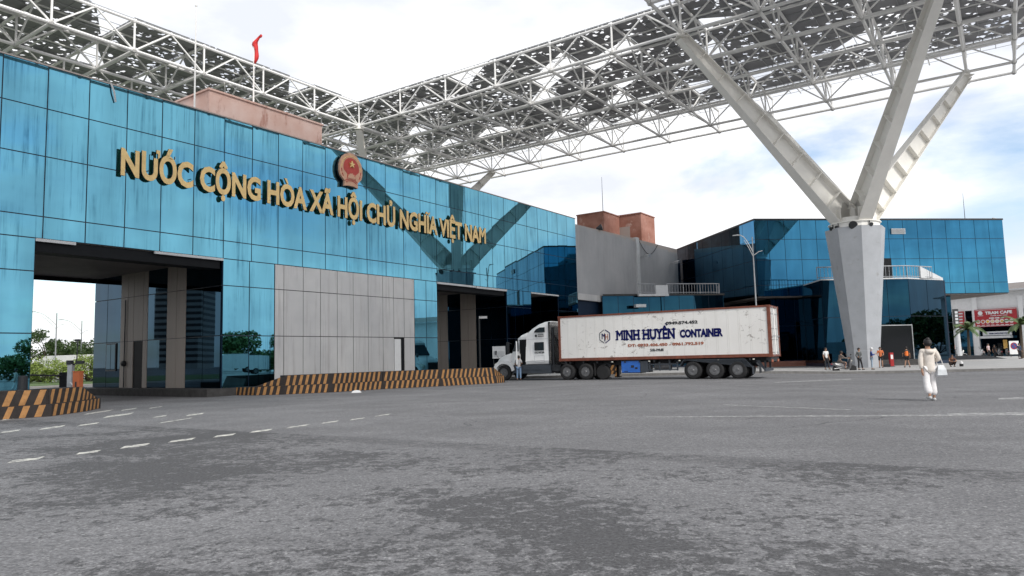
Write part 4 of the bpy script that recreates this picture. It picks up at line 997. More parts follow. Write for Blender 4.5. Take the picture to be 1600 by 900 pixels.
for k in (0,1,2): bar2(lg_,hexp[k]+Vector((.03,0,0)),hexp[k+1]+Vector((.03,0,0)),.055)
lg_.build('logo_mark',MT['navy'],ct,True)
lg_=MB()
for k in (3,4,5): bar2(lg_,hexp[k]-Vector((.03,0,0)),hexp[(k+1)%6]-Vector((.03,0,0)),.04)
lg_.build('logo_mark',MT['skirt'],ct,True)
lg_=MB(); o=c
for p,q in (((-.17,-.16),(-.17,.18)),((-.17,.18),(-.06,0)),((-.06,0),(.0,.18)),((.0,.18),(.0,-.3))): bar2(lg_,o+Vector((p[0],0,p[1])),o+Vector((q[0],0,q[1])),.05)
lg_.build('logo_mark',MT['navy'],ct,True)
lg_=MB()
for p,q in (((.06,-.2),(.06,.14)),((.2,-.2),(.2,.14)),((.06,-.03),(.2,-.03))): bar2(lg_,o+Vector((p[0],0,p[1])),o+Vector((q[0],0,q[1])),.045)
lg_.build('logo_mark',MT['brownred'],ct,True)
# ================================================================== STRIPED BARRIERS
def striped(name,label,pts,z0s,z1s,thick,slant=.22,pitch=.42,group=None,flips=()):
    """pts: ground polyline along the front face; z0s,z1s heights at each point; painted slanted stripes as thin skins on the face"""
    root=thing(name,label,'barrier',pts[0],0,group)
    def face(z0f,z1f,inset,nm):
        mb=MB(); ye=MB()
        acc=0
        for i,(a,b) in enumerate(zip(pts,pts[1:])):
            d=(b-a); L=d.length; d=d/L; n=Vector((d.y,-d.x,0)); n=n if n.dot(CAM-a)>0 else -n
            A=a-n*inset; B=b-n*inset
            za0,za1,zb0_,zb1=z0f[i],z1f[i],z0f[i+1],z1f[i+1]
            if za1-za0<.01 and zb1-zb0_<.01: continue
            mb.add([A+Zv*za0,B+Zv*zb0_,B+Zv*zb1,A+Zv*za1]+[p-n*thick for p in (A+Zv*za0,B+Zv*zb0_,B+Zv*zb1,A+Zv*za1)],[(0,1,2,3),(7,6,5,4),(3,2,6,7),(0,4,5,1),(0,3,7,4),(1,5,6,2)])
            k=0
            while True:
                s=k*pitch+.06; k+=1
                if s+pitch*.5>L: break
                sg=1 
                for f in flips:
                    if (acc+s)>f: sg=-sg
                def zt_at(x): return za1+(zb1-za1)*x/L
                def zb_at(x): return za0+(zb0_-za0)*x/L
                h=zt_at(s)-zb_at(s)
                if h<.1: continue
                sh=slant*h/.45*sg
                j=lambda:random.uniform(-.012,.012)
                s0=max(.01,s-(sh if sg<0 else 0)); w_=pitch*.43
                e=[(s0,0),(s0+w_,0),(s0+w_+sh,1),(s0+sh,1)]
                e=[(min(max(x,.01),L-.01),y) for x,y in e]
                q=[A+d*(x+j())+Zv*((zb_at(x)+.012) if y==0 else (zt_at(x)-.006))+n*.003 for x,y in e]
                ye.prism(q,n*.004)
            acc+=L
        b_=len(mb.v); mb.v+=ye.v; mb.f+=[tuple(b_+i for i in f) for f in ye.f]; mb.m+=[1]*len(ye.f)
        if mb.v: mb.build(nm,[MT['bblack'],MT['yellow']],root)
    zm=[min(z0s,z) for z in z1s]
    face([0.0]*len(pts),zm,0,'lower_tier')
    face([z0s]*len(pts),[max(z,z0s+.0) for z in z1s],.12,'upper_tier')
    return root
G=lambda x,y:gat(x,y)
pts=[G(335,617.5),G(398,618),G(445,616.5),G(520,613),G(600,608),G(690,603.5),G(775,599),G(789,597.5)]
striped('striped_barrier','long low black and orange striped barrier in front of the pale panel wall',pts,.42,[.36,.40,.90,.92,.92,.92,.92,.42],1.0,slant=.10,pitch=.30,flips=(13.2,))
pts=[G(-160,669),G(0,656),G(80,650.5),G(133,643),G(157,638)]
striped('striped_barrier','black and orange striped kerb barrier at the left edge below the blue glass pier',pts,.38,[.86,.86,.86,.86,.38],.9,slant=.15,flips=(9.,))
pts=[G(92,613),G(108,615),G(128,616)]
striped('striped_barrier','small striped ramp block behind the orange post',pts,.3,[.62,.36,.3],.7,pitch=.3)
p0=aty(951,591,49.5); p1=aty(968,590.5,49.2); p0.z=0;p1.z=0
striped('striped_barrier','short striped block seen through the gap beneath the trailer',[p0,p1],.4,[.8,.8],.5,pitch=.36)
# ================================================================== LEFT ISLAND FURNITURE
def onfl(px,py,Y): return aty(px,py,Y)
b=atz(121,640,.0); Yl=27.5
q0=aty(116,612,Yl); q1=aty(126.5,612,Yl); zt_=aty(121,581,Yl).z
o=thing('orange_post','rust orange square barrier post on the left striped island','post',((q0.x+q1.x)/2,Yl,.5)); 
m=MB(); m.box(-.125,.125,-.13,.13,0,zt_-.5); m.box(-.14,.14,-.145,.145,zt_-.5,zt_-.47); m.build('housing',MT['orange'],o,True); m=MB(); m.box(-.03,.03,-.14,-.13,.3,.5); m.build('hatch',MT['dmetal'],o,True)
q=aty(110,600,28.5); zt_=aty(110,569,28.5).z
o=thing('camera_pole','grey box pole with small cameras on a crossbar beside the orange post','pole',(q.x,q.y,.4)); m=MB(); m.box(-.09,.09,-.09,.09,0,zt_-.4); m.build('pole',MT['metal'],o,True)
m=MB(); m.tube((0,0,zt_-.45),(.35,0,zt_-.33),.03); m.box(.2,.5,-.06,.06,zt_-.40,zt_-.28); m.box(-.12,.05,-.12,.1,zt_-.42,zt_-.25); m.tube((.22,0,zt_-.35),(.24,.0,zt_+.55),.022); m.box(.14,.3,-.05,.05,zt_+.5,zt_+.58); m.build('camera',MT['dmetal'],o,True)
m=MB(); pts=[Vector((q.x+.12,q.y-.2,.95)),Vector((q.x+.28,q.y-.3,.86)),Vector((q.x+.38,q.y-.4,.6)),Vector((q.x+.40,q.y-.9,.45)),Vector((q.x+.42,q.y-1.4,.12))]; m.path(pts,.025); tag(m.build('loose_hose',MT['offwhite']),'white hose drooping over the left striped barrier','hose')
q=aty(35,608,25.5); zt_=aty(35,587,25.5).z; m=MB(); m.lathe((q.x,q.y,.4),Zv,[(0,.17),(.02,.17),(zt_-.42,.15),(zt_-.4,.13)],12); tag(m.build('bollard',MT['chassis']),'short black bollard in front of the blue glass pier at left','bollard')
qa=aty(100,587,31); qb=aty(46,586,29.5); o=thing('barrier_boom','thin dark barrier boom across the left drive through opening','barrier gate',(qa.x,qa.y,.2)); m=MB(); m.tube(qa,qb,.035,6); m.build('boom',MT['dmetal'],o); m=MB(); c=Vector((qa.x,qa.y,0)); m.hexa(c+Vector((-.1,-.15,.1)),(.35,0,0),(0,.3,0),(0,0,qa.z+.05)); m.build('cabinet',MT['dmetal'],o)
# notice board by the truck's nose
q=aty(780,565,50.0); z0=aty(780,560,50).z; z1=aty(780,541,50).z; o=thing('notice_board','pale notice board with grey picture standing beside the bonnet of the white tractor','board',(q.x,q.y,0)); m=MB(); m.box(-.45,.45,-.03,.03,z0,z1); m.build('panel',MT['offwhite'],o,True); m=MB(); m.box(-.38,.38,-.036,-.03,z0+.1,z0+.5); m.build('picture',MT['metal'],o,True)
m=MB(); m.tube((-.38,.0,0.0),(-.38,0,z0+.1),.025); m.tube((.38,.0,0.0),(.38,0,z0+.1),.025); m.build('leg',MT['dmetal'],o,True)
# ================================================================== PEOPLE
MT['skin']=simple('skin_tone',(.36,.20,.13),.6,var=.05)
MT['hair']=simple('black_hair',(.012,.010,.010),.6,var=.2)
CM={}
def cloth(c):
    if c not in CM: CM[c]=simple('cloth_%d'%len(CM),c,.85,var=.12,scale=9)
    return CM[c]
def skin(vs,es,rs,sub=1):
    me=bpy.data.meshes.new('s'); me.from_pydata([Vector((v[0],v[1],v[2])) for v in vs],es,[]); o=bpy.data.objects.new('s',me); COL.objects.link(o)
    o.modifiers.new('k','SKIN'); 
    if sub:
        m=o.modifiers.new('u','SUBSURF'); m.levels=sub; m.render_levels=sub
    for i,r in enumerate(rs):
        s=me.skin_vertices[0].data[i]; s.radius=(r,r) if not isinstance(r,tuple) else r; s.use_root=(i==0)
    bpy.context.view_layer.update(); dg=bpy.context.evaluated_depsgraph_get(); r=bpy.data.meshes.new_from_object(o.evaluated_get(dg))
    bpy.data.objects.remove(o); bpy.data.meshes.remove(me)
    for p in r.polygons: p.use_smooth=True
    return r
BASE=dict(pel=(0,0,.93),spi=(0,.0,1.12),che=(0,.0,1.31),nek=(0,.01,1.45),hb=(0,0,1.52),hc=(0,-.012,1.60),ht=(0,.0,1.69),
 sl=(-.175,.01,1.385),el=(-.235,.03,1.11),wl=(-.245,-.04,.87),sr=(.175,.01,1.385),er=(.235,.03,1.11),wr=(.245,-.04,.87),
 hl=(-.09,0,.88),kl=(-.105,-.01,.49),al=(-.115,.02,.09),hr=(.09,0,.88),kr=(.105,-.01,.49),ar=(.115,.02,.09))
def person(label,loc,rz,h,pose={},shirt=(.6,.6,.6),trousers=(.03,.03,.04),long_=False,shorts=False,shoe=(.03,.03,.03),hem=.86,loose=1.,hairc=True,cap=None,vest=None,group=None,hairbun=False,bare=False):
    root=thing('person',label,'person',loc,rz,group); J=dict(BASE); J.update(pose); k=h/1.72
    V=lambda n:Vector(J[n])
    D=.74
    def mk(name,vs,es,rs,mat,sub=1):
        me=skin([(v[0],v[1]/D,v[2]) for v in vs],es,rs,sub)
        for q in me.vertices: q.co=Vector((q.co.x*k,q.co.y*D*k,q.co.z*k))
        me.materials.clear(); me.materials.append(mat); o=bpy.data.objects.new(name,me); COL.objects.link(o); o.parent=root; return o
    # body: one surface with hands and fingers
    vs=[V('pel'),V('spi'),V('che'),V('nek'),V('hb'),V('hc'),V('ht')]; rs=[.125,.108,.125,.055,.065,(.088,.125),(.068,.095)]; es=[(0,1),(1,2),(2,3),(3,4),(4,5),(5,6)]
    for s in 'lr':
        b=len(vs); hd=(V('w'+s)-V('e'+s)).normalized(); palm=V('w'+s)+hd*.07
        vs+=[V('s'+s),V('e'+s),V('w'+s),palm]; rs+=[.055,.04,.027,.034]; es+=[(2,b),(b,b+1),(b+1,b+2),(b+2,b+3)]
        sd_=Vector((0,1,0)); sd_=(sd_-hd*sd_.dot(hd)).normalized(); out_=hd.cross(sd_)
        for q,(o_,L) in enumerate(((-.030,.062),(-.010,.075),(.010,.070),(.029,.055))):
            i=len(vs); a=palm+sd_*o_*1.1+hd*.02; vs+=[a,a+hd*L*.6+out_*.004,a+hd*L+out_*.02*(1 if s=='l' else -1)]; rs+=[.011,.009,.008]; es+=[(b+3,i),(i,i+1),(i+1,i+2)]
        i=len(vs); a=V('w'+s)+hd*.035-sd_*.032; vs+=[a,a+hd*.03-sd_*.022]; rs+=[.012,.009]; es+=[(b+3,i),(i,i+1)]
        b=len(vs); fd=V('f'+s) if 'f'+s in J else V('a'+s)+Vector((.01*(1 if s=='r' else -1),-.15,-.055))
        vs+=[V('h'+s),V('k'+s),V('a'+s),fd]; rs+=[.088,.056,.038,.034]; es+=[(0,b),(b,b+1),(b+1,b+2),(b+2,b+3)]
        J['f'+s]=tuple(fd)
    mk('body',vs,es,rs,MT['skin'])
    up=(V('che')-V('pel')).normalized(); hemv=V('pel')+up*(hem-.93)
    vs=[V('spi'),V('che'),V('nek')-Vector((0,0,.035)),V('pel'),hemv]; rs=[.135*loose,.150,.065,.145*loose,.150*loose]; es=[(0,1),(1,2),(0,3),(3,4)]
    for s in 'lr':
        b=len(vs); e=V('e'+s) if long_ else V('s'+s).lerp(V('e'+s),.8); vs+=[V('s'+s),e]; rs+=[.078,.058*loose]; es+=[(1,b),(b,b+1)]
        if long_: vs.append(V('e'+s).lerp(V('w'+s),.92)); rs.append(.046*loose); es.append((b+1,b+2))
    mk('shirt',vs,es,rs,cloth(shirt))
    if vest:
        mk('safety_vest',[V('spi'),V('che'),V('che').lerp(V('nek'),.55),V('pel')],[(0,1),(1,2),(0,3)],[.155,.175,.11,.16],cloth(vest))
    vs=[V('pel')+Vector((0,0,.02))]; rs=[.138]; es=[]
    for s in 'lr':
        b=len(vs); vs+=[V('h'+s),V('k'+s) if not shorts else V('h'+s).lerp(V('k'+s),.85)]; rs+=[.10,.078*loose]; es+=[(0,b),(b,b+1)]
        if not shorts: vs.append(V('k'+s).lerp(V('a'+s),.92)); rs.append(.064*loose**2.5); es.append((b+1,b+2))
    mk('trousers',vs,es,rs,cloth(trousers))
    for s in 'lr':
        a=V('a'+s); f=V('f'+s); d=(f-a); d.z=0; d=d.normalized() if d.length>.01 else Vector((0,-1,0)); z=f.z
        vs=[a-d*.05+Vector((0,0,z-a.z+.0)),a+d*.06+Vector((0,0,z-a.z+.005)),f+d*.05]; mk('shoe',vs,[(0,1),(1,2)],[.048,.05,.04],cloth(shoe))
    hd=(V('ht')-V('hc')).normalized(); fw=Vector((0,-1,0)); c=V('hc')
    m=MB()
    if cap:
        m.ball(tuple((c+hd*.045)*k),.118*k,12); m.loft([[Vector(p)*k for p in ((c.x-.08,c.y-.08,c.z+.05),(c.x+.08,c.y-.08,c.z+.05),(c.x+.08,c.y-.08,c.z+.065),(c.x-.08,c.y-.08,c.z+.065))],[Vector(p)*k for p in ((c.x-.06,c.y-.2,c.z+.03),(c.x+.06,c.y-.2,c.z+.03),(c.x+.06,c.y-.2,c.z+.045),(c.x-.06,c.y-.2,c.z+.045))]])
        m.build('cap',cloth(cap),root,True,smooth=True)
    elif hairc:
        # hair: shell over the crown and the back of the head
        n=12; rings=[]
        for i in range(7):
            t_=i/6; z=-.075+.215*t_; 
            rr_=.102*math.sqrt(max(0,1-((z-.02)/.125)**2))+.004
            ring=[]
            for q in range(n):
                a=2*math.pi*q/n; x=rr_*math.cos(a); y=rr_*1.15*math.sin(a)+.012
                if y<-.03 and z<.055: y=-.03
                ring.append(Vector(((c.x+x),(c.y+y),(c.z+z)))*k)
            rings.append(ring)
        m.loft(rings)
        if hairbun: m.ball(tuple((c+Vector((0,.05,.115)))*k),.055*k,10); m.ball(tuple((c+Vector((0,.09,.0)))*k),.075*k,10)
        m.build('hair',MT['hair'],root,True,smooth=True)
    m=MB()
    m.loft([[Vector((c.x+x,c.y-.093-y,c.z+z))*k for x,y,z in ((-.014,0,-.03),(.014,0,-.03),(.009,0,.02),(-.009,0,.02))],[Vector((c.x+x,c.y-.093-y,c.z+z))*k for x,y,z in ((-.009,.022,-.028),(.009,.022,-.028),(.004,.008,.0),(-.004,.008,.0))]])
    m.build('nose',MT['skin'],root,True)
    for s in (-1,1):
        m=MB(); m.ball(tuple(Vector((c.x+.034*s,c.y-.088,c.z+.012))*k),.011*k,6); m.build('eye',MT['hair'],root,True)
        m=MB(); m.ball(tuple(Vector((c.x+.092*s,c.y+.005,c.z-.005))*k),.022*k,6); m.build('ear',MT['skin'],root,True)
    m=MB(); m.hexa(Vector((c.x-.022,c.y-.1,c.z-.055))*k,(.044*k,0,0),(0,.01,0),(0,0,.008)); m.build('mouth',MT['brownred'],root,True)
    return root
def foot(px,py,off=.15):
    P=gat(px,py,off) if off else gat(px,py); return P
def size(px,py,hpx,off=.15):
    P=foot(px,py,off); return P,hpx/FPX*P.y
def pp(px,py,hpx,off,label,rz,pose={},**k):
    P,h=size(px,py,hpx,off); k.setdefault('hmul',1); hm=k.pop('hmul')
    return person(label,P,rz,min(1.82,max(1.5,h))*hm,pose,**k)
HANDS_BACK=dict(el=(-.27,.06,1.14),wl=(-.08,.15,.98),er=(.27,.06,1.14),wr=(.08,.15,.98))
pp(1292,577.5,34,.15,'man in white t-shirt and black trousers standing by the kerb left of the motor scooter',.25,dict(al=(-.13,.02,.09),ar=(.17,-.05,.09),kr=(.14,-.05,.5)),shirt=(.68,.68,.68),trousers=(.015,.015,.018))
pp(1344,578,34,.15,'man in dark grey shirt with hands behind his back before the grey pillar',.35,dict(HANDS_BACK,ar=(.2,-.06,.09),kr=(.16,-.04,.5)),shirt=(.085,.09,.09),trousers=(.012,.012,.014),long_=True)
pp(1363,577.5,34,.15,'man in blue shirt, pale jeans and white cap looking down at his hands',1.15,dict(el=(-.2,-.08,1.14),wl=(-.08,-.26,1.2),er=(.2,-.08,1.14),wr=(.06,-.26,1.2),hc=(0,-.04,1.59),ht=(0,-.05,1.68)),shirt=(.02,.05,.22),trousers=(.25,.33,.42),long_=True,cap=(.7,.7,.7))
pp(1377,574.5,32,.15,'person in orange shirt and dark shorts beside the right edge of the pillar',-.5,dict(el=(-.24,-.05,1.12),wl=(-.2,-.26,1.04),er=(.24,-.05,1.12),wr=(.2,-.26,1.04)),shirt=(.62,.17,.06),trousers=(.02,.017,.017),shorts=True)
pp(1418,574,32,.15,'worker in orange safety vest and black shorts seen from behind at the dark entrance',2.9,dict(al=(-.19,.02,.09),ar=(.19,.02,.09),er=(.28,-.02,1.15),wr=(.24,-.2,1.0)),shirt=(.02,.02,.02),trousers=(.014,.014,.015),shorts=True,vest=(.85,.20,.04))
SQ=dict(pel=(0,.14,.28),spi=(0,.10,.46),che=(0,-.02,.62),nek=(0,-.08,.74),hb=(0,-.10,.80),hc=(0,-.13,.87),ht=(0,-.14,.96),sl=(-.17,-.03,.68),sr=(.17,-.03,.68),el=(-.27,-.22,.48),er=(.27,-.22,.48),wl=(-.10,-.36,.44),wr=(.10,-.36,.44),
        hl=(-.10,.12,.26),hr=(.10,.12,.26),kl=(-.22,-.24,.44),kr=(.22,-.24,.44),al=(-.13,-.03,.09),ar=(.13,-.03,.09))
pp(1488,573,17,.15,'person in dark brown clothes squatting on the paving by the kerb',-.2,SQ,shirt=(.12,.055,.035),trousers=(.03,.02,.018),hem=.85,hmul=1.05)
pp(1512.5,555,23,.15,'person in black seen from behind near the left palm tree',3.0,shirt=(.015,.017,.02),trousers=(.012,.012,.014),long_=True)
pp(1524,556,21,.15,'person in dark jacket reaching forward beside the parked motor scooters',2.2,dict(er=(.22,-.12,1.2),wr=(.2,-.36,1.2)),shirt=(.02,.024,.03),trousers=(.015,.015,.018),long_=True)
pp(1545.5,559,22,.15,'person in pale pink top and wide black trousers walking on the paving',.4,dict(al=(-.16,.12,.1),ar=(.15,-.1,.09)),shirt=(.55,.42,.42),trousers=(.014,.014,.016),loose=1.2)
pp(1555,560,21,.15,'person all in black walking just right of the pale pink top',.1,dict(al=(-.15,-.1,.09),ar=(.15,.1,.1)),shirt=(.03,.02,.02),trousers=(.012,.012,.014),loose=1.25)
pp(1594,560.5,24,.15,'person in navy uniform jacket standing at the far right edge',.1,shirt=(.03,.045,.085),trousers=(.012,.013,.018),long_=True)
# woman in white crossing the square, seen from behind
P,h=size(1456,626,98,0)
wo_=person('woman in cream hooded top and white wide trousers walking away with a white shoulder bag',P,math.pi-.12,1.70,dict(el=(-.29,.0,1.15),wl=(-.17,-.20,1.10),er=(.24,.05,1.10),wr=(.22,.06,.86),kl=(-.09,-.09,.5),al=(-.10,-.06,.09),kr=(.12,.06,.48),ar=(.12,.20,.15),hc=(-.01,-.02,1.60)),shirt=(.66,.60,.54),trousers=(.72,.70,.70),long_=True,hem=.73,loose=1.28,shoe=(.5,.5,.5),hairbun=True)
m=MB()
for kk_ in range(1): 
    ring=[]
    for i,(z,hw,y0,y1) in enumerate(((1.30,.10,.10,.15),(1.36,.12,.07,.17),(1.42,.10,.05,.14))): ring.append([Vector((-hw,y0,z)),Vector((hw,y0,z)),Vector((hw*.8,y1,z)),Vector((-hw*.8,y1,z))])
m.loft(ring); m.build('hood',cloth((.66,.60,.54)),wo_,True,smooth=True)
m=MB()
ring=[]
for z,hw,dp in ((.70,.20,.05),(.73,.215,.08),(.88,.19,.08),(.98,.14,.05),(1.0,.12,.03)): ring.append([Vector((-.28+a*hw*.58,b*dp*1.4+.02,z-.03)) for a,b in ((-1,-1),(1,-1),(1,1),(-1,1))])
m.loft(ring); bag=m.build('bag',cloth((.62,.64,.66)),None,True,smooth=False); bag.location=wo_.location; bag.rotation_euler=wo_.rotation_euler
tag(bag,'white shoulder bag at the right hip of the woman in cream crossing the square','bag')
m=MB(); m.path([Vector((-.38,.0,.94)),Vector((-.27,.02,1.30)),Vector((-.19,.0,1.455)),Vector((-.22,-.13,1.25)),Vector((-.24,-.04,.94))],.013,5); m.build('strap',cloth((.6,.58,.56)),bag,True)
# man at the truck door
pp(811,594.5,38.5,0,'man in light grey shirt and blue jeans standing at the open door of the tractor',2.95,dict(el=(-.22,-.06,1.15),wl=(-.16,-.26,1.25),er=(.25,.02,1.12),wr=(.22,-.16,1.0)),shirt=(.42,.42,.43),trousers=(.16,.24,.36))
# ================================================================== SCOOTERS
MT['scoot']=simple('scooter_grey',(.10,.10,.105),.3,var=.1); MT['scootred']=simple('scooter_red',(.35,.02,.02),.3); MT['scootblue']=simple('scooter_blue',(.03,.08,.25),.3); MT['scootwhite']=simple('scooter_white',(.6,.6,.6),.3)
def scooter(label,loc,rz,mat,group=None):
    root=thing('motor_scooter',label,'scooter',loc,rz,group)
    for x in (-.62,.62):
        m=MB(); m.lathe((x,-.045,.27),(0,1,0),[(0,.17),(.01,.24),(.045,.27),(.08,.24),(.09,.17)],20); wh=m.build('wheel',MT['tyre'],root,True)
        m=MB(); m.lathe((x,-.03,.27),(0,1,0),[(0,.165),(.03,.15),(.06,.165)],14); m.build('rim',MT['dmetal'],wh,True)
    def sec(x,hw,z0,z1): return [Vector((x,-hw,z0)),Vector((x,hw,z0)),Vector((x,hw*1.05,(z0+z1)/2)),Vector((x,hw*.7,z1)),Vector((x,-hw*.7,z1)),Vector((x,-hw*1.05,(z0+z1)/2))]
    m=MB(); m.loft([sec(-.92,.05,.62,.72),sec(-.7,.14,.48,.74),sec(-.35,.17,.32,.72),sec(-.12,.15,.26,.62),sec(0,.14,.24,.32),sec(.22,.15,.24,.32),sec(.33,.17,.28,.5)]); m.build('body',mat,root,True,smooth=False)
    m=MB(); m.loft([sec(.30,.17,.30,.62),sec(.38,.19,.34,.86),sec(.46,.13,.60,.98),sec(.52,.06,.72,.96)]); m.build('front_shield',mat,root,True)
    m=MB(); m.loft([sec(-.85,.10,.73,.79),sec(-.5,.14,.72,.80),sec(-.1,.12,.68,.75),sec(-.02,.06,.66,.70)]); m.build('seat',MT['tyre'],root,True)
    m=MB(); m.tube((.44,0,.95),(.62,0,.27),.035,6); m.tube((.42,0,.9),(.40,0,1.06),.03,6); m.path([Vector((.30,-.34,1.04)),Vector((.40,-.15,1.07)),Vector((.40,.15,1.07)),Vector((.30,.34,1.04))],.02,6); m.loft([sec(.36,.1,1.0,1.1),sec(.48,.09,1.0,1.12),sec(.53,.05,1.03,1.09)]); hb=m.build('handlebar',MT['dmetal'],root,True)
    for s in (-1,1):
        m=MB(); m.tube((.38,.22*s,1.06),(.36,.3*s,1.26),.008,4); m.ball((.36,.31*s,1.28),.055,7); m.build('mirror',MT['dmetal'],hb,True)
    m=MB(); m.loft([sec(.34,.06,.46,.5),sec(.62,.07,.52,.56),sec(.88,.05,.40,.44)]); m.build('front_mudguard',mat,root,True)
    m=MB(); m.ball((.53,0,.84),.07,8); m.build('headlight',MT['lamp'],root,True); m=MB(); m.box(-.95,-.90,-.06,.06,.6,.68); m.build('tail_light',MT['scootred'],root,True)
    m=MB(); m.lathe((-.85,-.17,.30),(1,0,.1),[(0,.05),(.45,.045),(.6,.02)],8); m.build('exhaust',MT['chrome'],root,True)
    return root
P=gat(1320,582.5); 
sc=scooter('grey motor scooter with rider moving right along the kerb below the pillar',P,.05,MT['scoot'])
RD=dict(pel=(0,.12,.86),spi=(0,.08,1.02),che=(0,.0,1.20),nek=(0,-.04,1.33),hb=(0,-.06,1.40),hc=(0,-.08,1.48),ht=(0,-.08,1.57),sl=(-.17,-.01,1.27),sr=(.17,-.01,1.27),el=(-.26,-.16,1.08),er=(.26,-.16,1.08),wl=(-.28,-.42,1.07),wr=(.28,-.42,1.07),
  hl=(-.1,.08,.82),hr=(.1,.08,.82),kl=(-.16,-.32,.74),kr=(.16,-.32,.74),al=(-.15,-.20,.36),ar=(.15,-.20,.36))
rd=person('rider in brown shirt bent forward on the grey motor scooter',P+Vector((-.22,0,.0)),math.pi/2+.05,1.66,RD,shirt=(.16,.13,.115),trousers=(.09,.07,.06),long_=True,shorts=True,hem=.8)
srcs=None
bl=[(1529,556,'red'),(1536,557,'w'),(1543,555,'k'),(1550,556,'w'),(1557,556,'b'),(1563,557,'k'),(1569,556,'w'),(1575,557,'k'),(1581,556.5,'r')]
lab={'red':'red','r':'dark red','w':'white','k':'grey','b':'blue'}
names=['leftmost scooter of the row before the cafe, behind the orange stall box','second scooter of the row before the cafe','third scooter of the row before the cafe','fourth scooter of the row before the cafe','blue scooter in the middle of the row before the cafe','sixth scooter of the row before the cafe','seventh scooter of the row, below the small pale shop sign','second last scooter of the row beside the round no parking sign','last scooter of the row, just behind the no parking sign']
for i,(x,y,c) in enumerate(bl):
    P=gat(x,y,.15); mat={'red':MT['scootred'],'r':MT['scootred'],'w':MT['scootwhite'],'k':MT['scoot'],'b':MT['scootblue']}[c]
    scooter(('%s '%lab[c] if i!=4 else '')+names[i],P,1.1+random.uniform(-.25,.25),mat,'scooters parked before the cafe')
for i,(x,y,nm) in enumerate(((1490,560,'grey scooter leaning by the terminal corner, left of the stall box'),(1499,559,'white scooter between the sign pillar and the dark platform'))):
    scooter(nm,gat(x,y,.15),.5-i*.9,[MT['scoot'],MT['scootwhite']][i],'scooters parked by the terminal corner')
# ================================================================== STREET FURNITURE ON THE PAVEMENT
P=gat(1393.5,573,.15); zt_=aty(1393,551,P.y).z-P.z; o=thing('fire_cabinet','red upright fire equipment box on the paving beside the dark entrance','cabinet',P); m=MB(); m.box(-.14,.14,-.12,.12,.05,zt_); m.build('housing',MT['scootred'],o,True); m=MB(); m.box(-.2,.2,-.16,.16,0,.05); m.build('base',MT['dmetal'],o,True); m=MB(); m.box(-.09,.09,-.13,-.12,zt_*.55,zt_*.85); m.build('label',MT['white'],o,True)
P=gat(1385,573.5,.15); m=MB(); m.loft([[P+Vector((sx*.22,sy*.15,0)) for sx,sy in ((-1,-1),(1,-1),(1,1),(-1,1))],[P+Vector((sx*.26,sy*.18,.22)) for sx,sy in ((-1,-1),(1,-1),(1,1),(-1,1))],[P+Vector((sx*.1,sy*.05,.26)) for sx,sy in ((-1,-1),(1,-1),(1,1),(-1,1))]]); tag(m.build('carry_bag',MT['chassis']),'small dark bag lying on the paving left of the red fire box','bag')
P=gat(1502.5,572.5,.15); o=thing('water_container','small white and black container on the paving right of the squatting person','container',P); m=MB(); m.lathe((0,0,0),(0,0,1),[(0,.12),(.02,.13),(.18,.13),(.2,.12)],10); m.build('base',MT['tyre'],o,True); m=MB(); m.lathe((0,0,.2),(0,0,1),[(0,.12),(.12,.12),(.17,.05),(.2,.05)],10); m.build('top',MT['white'],o,True)
def stall(px,py,wpx,hpx,label,n='stall_box'):
    P=gat(px,py,.15); w_=wpx/FPX*P.y; h=hpx/FPX*P.y; o=thing(n,label,'stall',P)
    m=MB(); m.box(-w_/2,w_/2,-.4,.4,.25,h); m.box(-w_/2-.05,w_/2+.05,-.45,.45,h,h+.05); m.build('counter',MT['orange'],o,True); m=MB(); m.box(-w_/2+.15,w_/2-.15,-.41,-.40,.35,h-.2); m.build('front_panel',MT['brownred'],o,True)
    for sx in (-1,1):
        for sy in (-1,1): m=MB(); m.tube((sx*(w_/2-.08),sy*.34,0),(sx*(w_/2-.08),sy*.34,.25),.04,6); m.build('leg',MT['dmetal'],o,True)
stall(1489,558,12,18,'orange stall box by the terminal corner at the foot of the sign pillar'); stall(1533,553,13,15,'orange stall box in front of the white cafe building'); stall(1508,556,7,8,'small orange crate stall beside the person in black')
P=gat(1518,561.5,.15); o=thing('low_platform','low black ramp platform on the paving between the two palms','platform',P); m=MB(); m.prism([(-3.2,-.6,0),(3.6,-.6,0),(1.2,-.6,.42),(-3.2,-.6,.42)],(0,1.4,0)); m.build('deck',MT['chassis'],o,True)
P=gat(1587,558,.15); o=thing('no_parking_sign','round red and blue no parking sign on a white board at the right edge','sign',P); m=MB(); m.box(-.65,.5,-.02,.02,.35,1.95); m.build('board',MT['white'],o,True); m=MB(); m.lathe((-.1,-.025,1.35),(0,-1,0),[(0,.42),(.02,.42)],20); dk=m.build('disc',MT['scootred'],o,True); m=MB(); m.lathe((-.1,-.048,1.35),(0,-1,0),[(0,.32),(.01,.32)],20); m.build('disc_centre',MT['scootblue'],dk,True); m=MB(); m.prism([(-.38,-.06,1.60),(-.32,-.06,1.66),(.18,-.06,1.10),(.12,-.06,1.04)],(0,-.01,0)); m.build('slash',MT['scootred'],dk,True)
for sx in (-.55,.4): m=MB(); m.tube((sx,.0,0),(sx,.0,.4),.03); m.build('leg',MT['dmetal'],o,True)
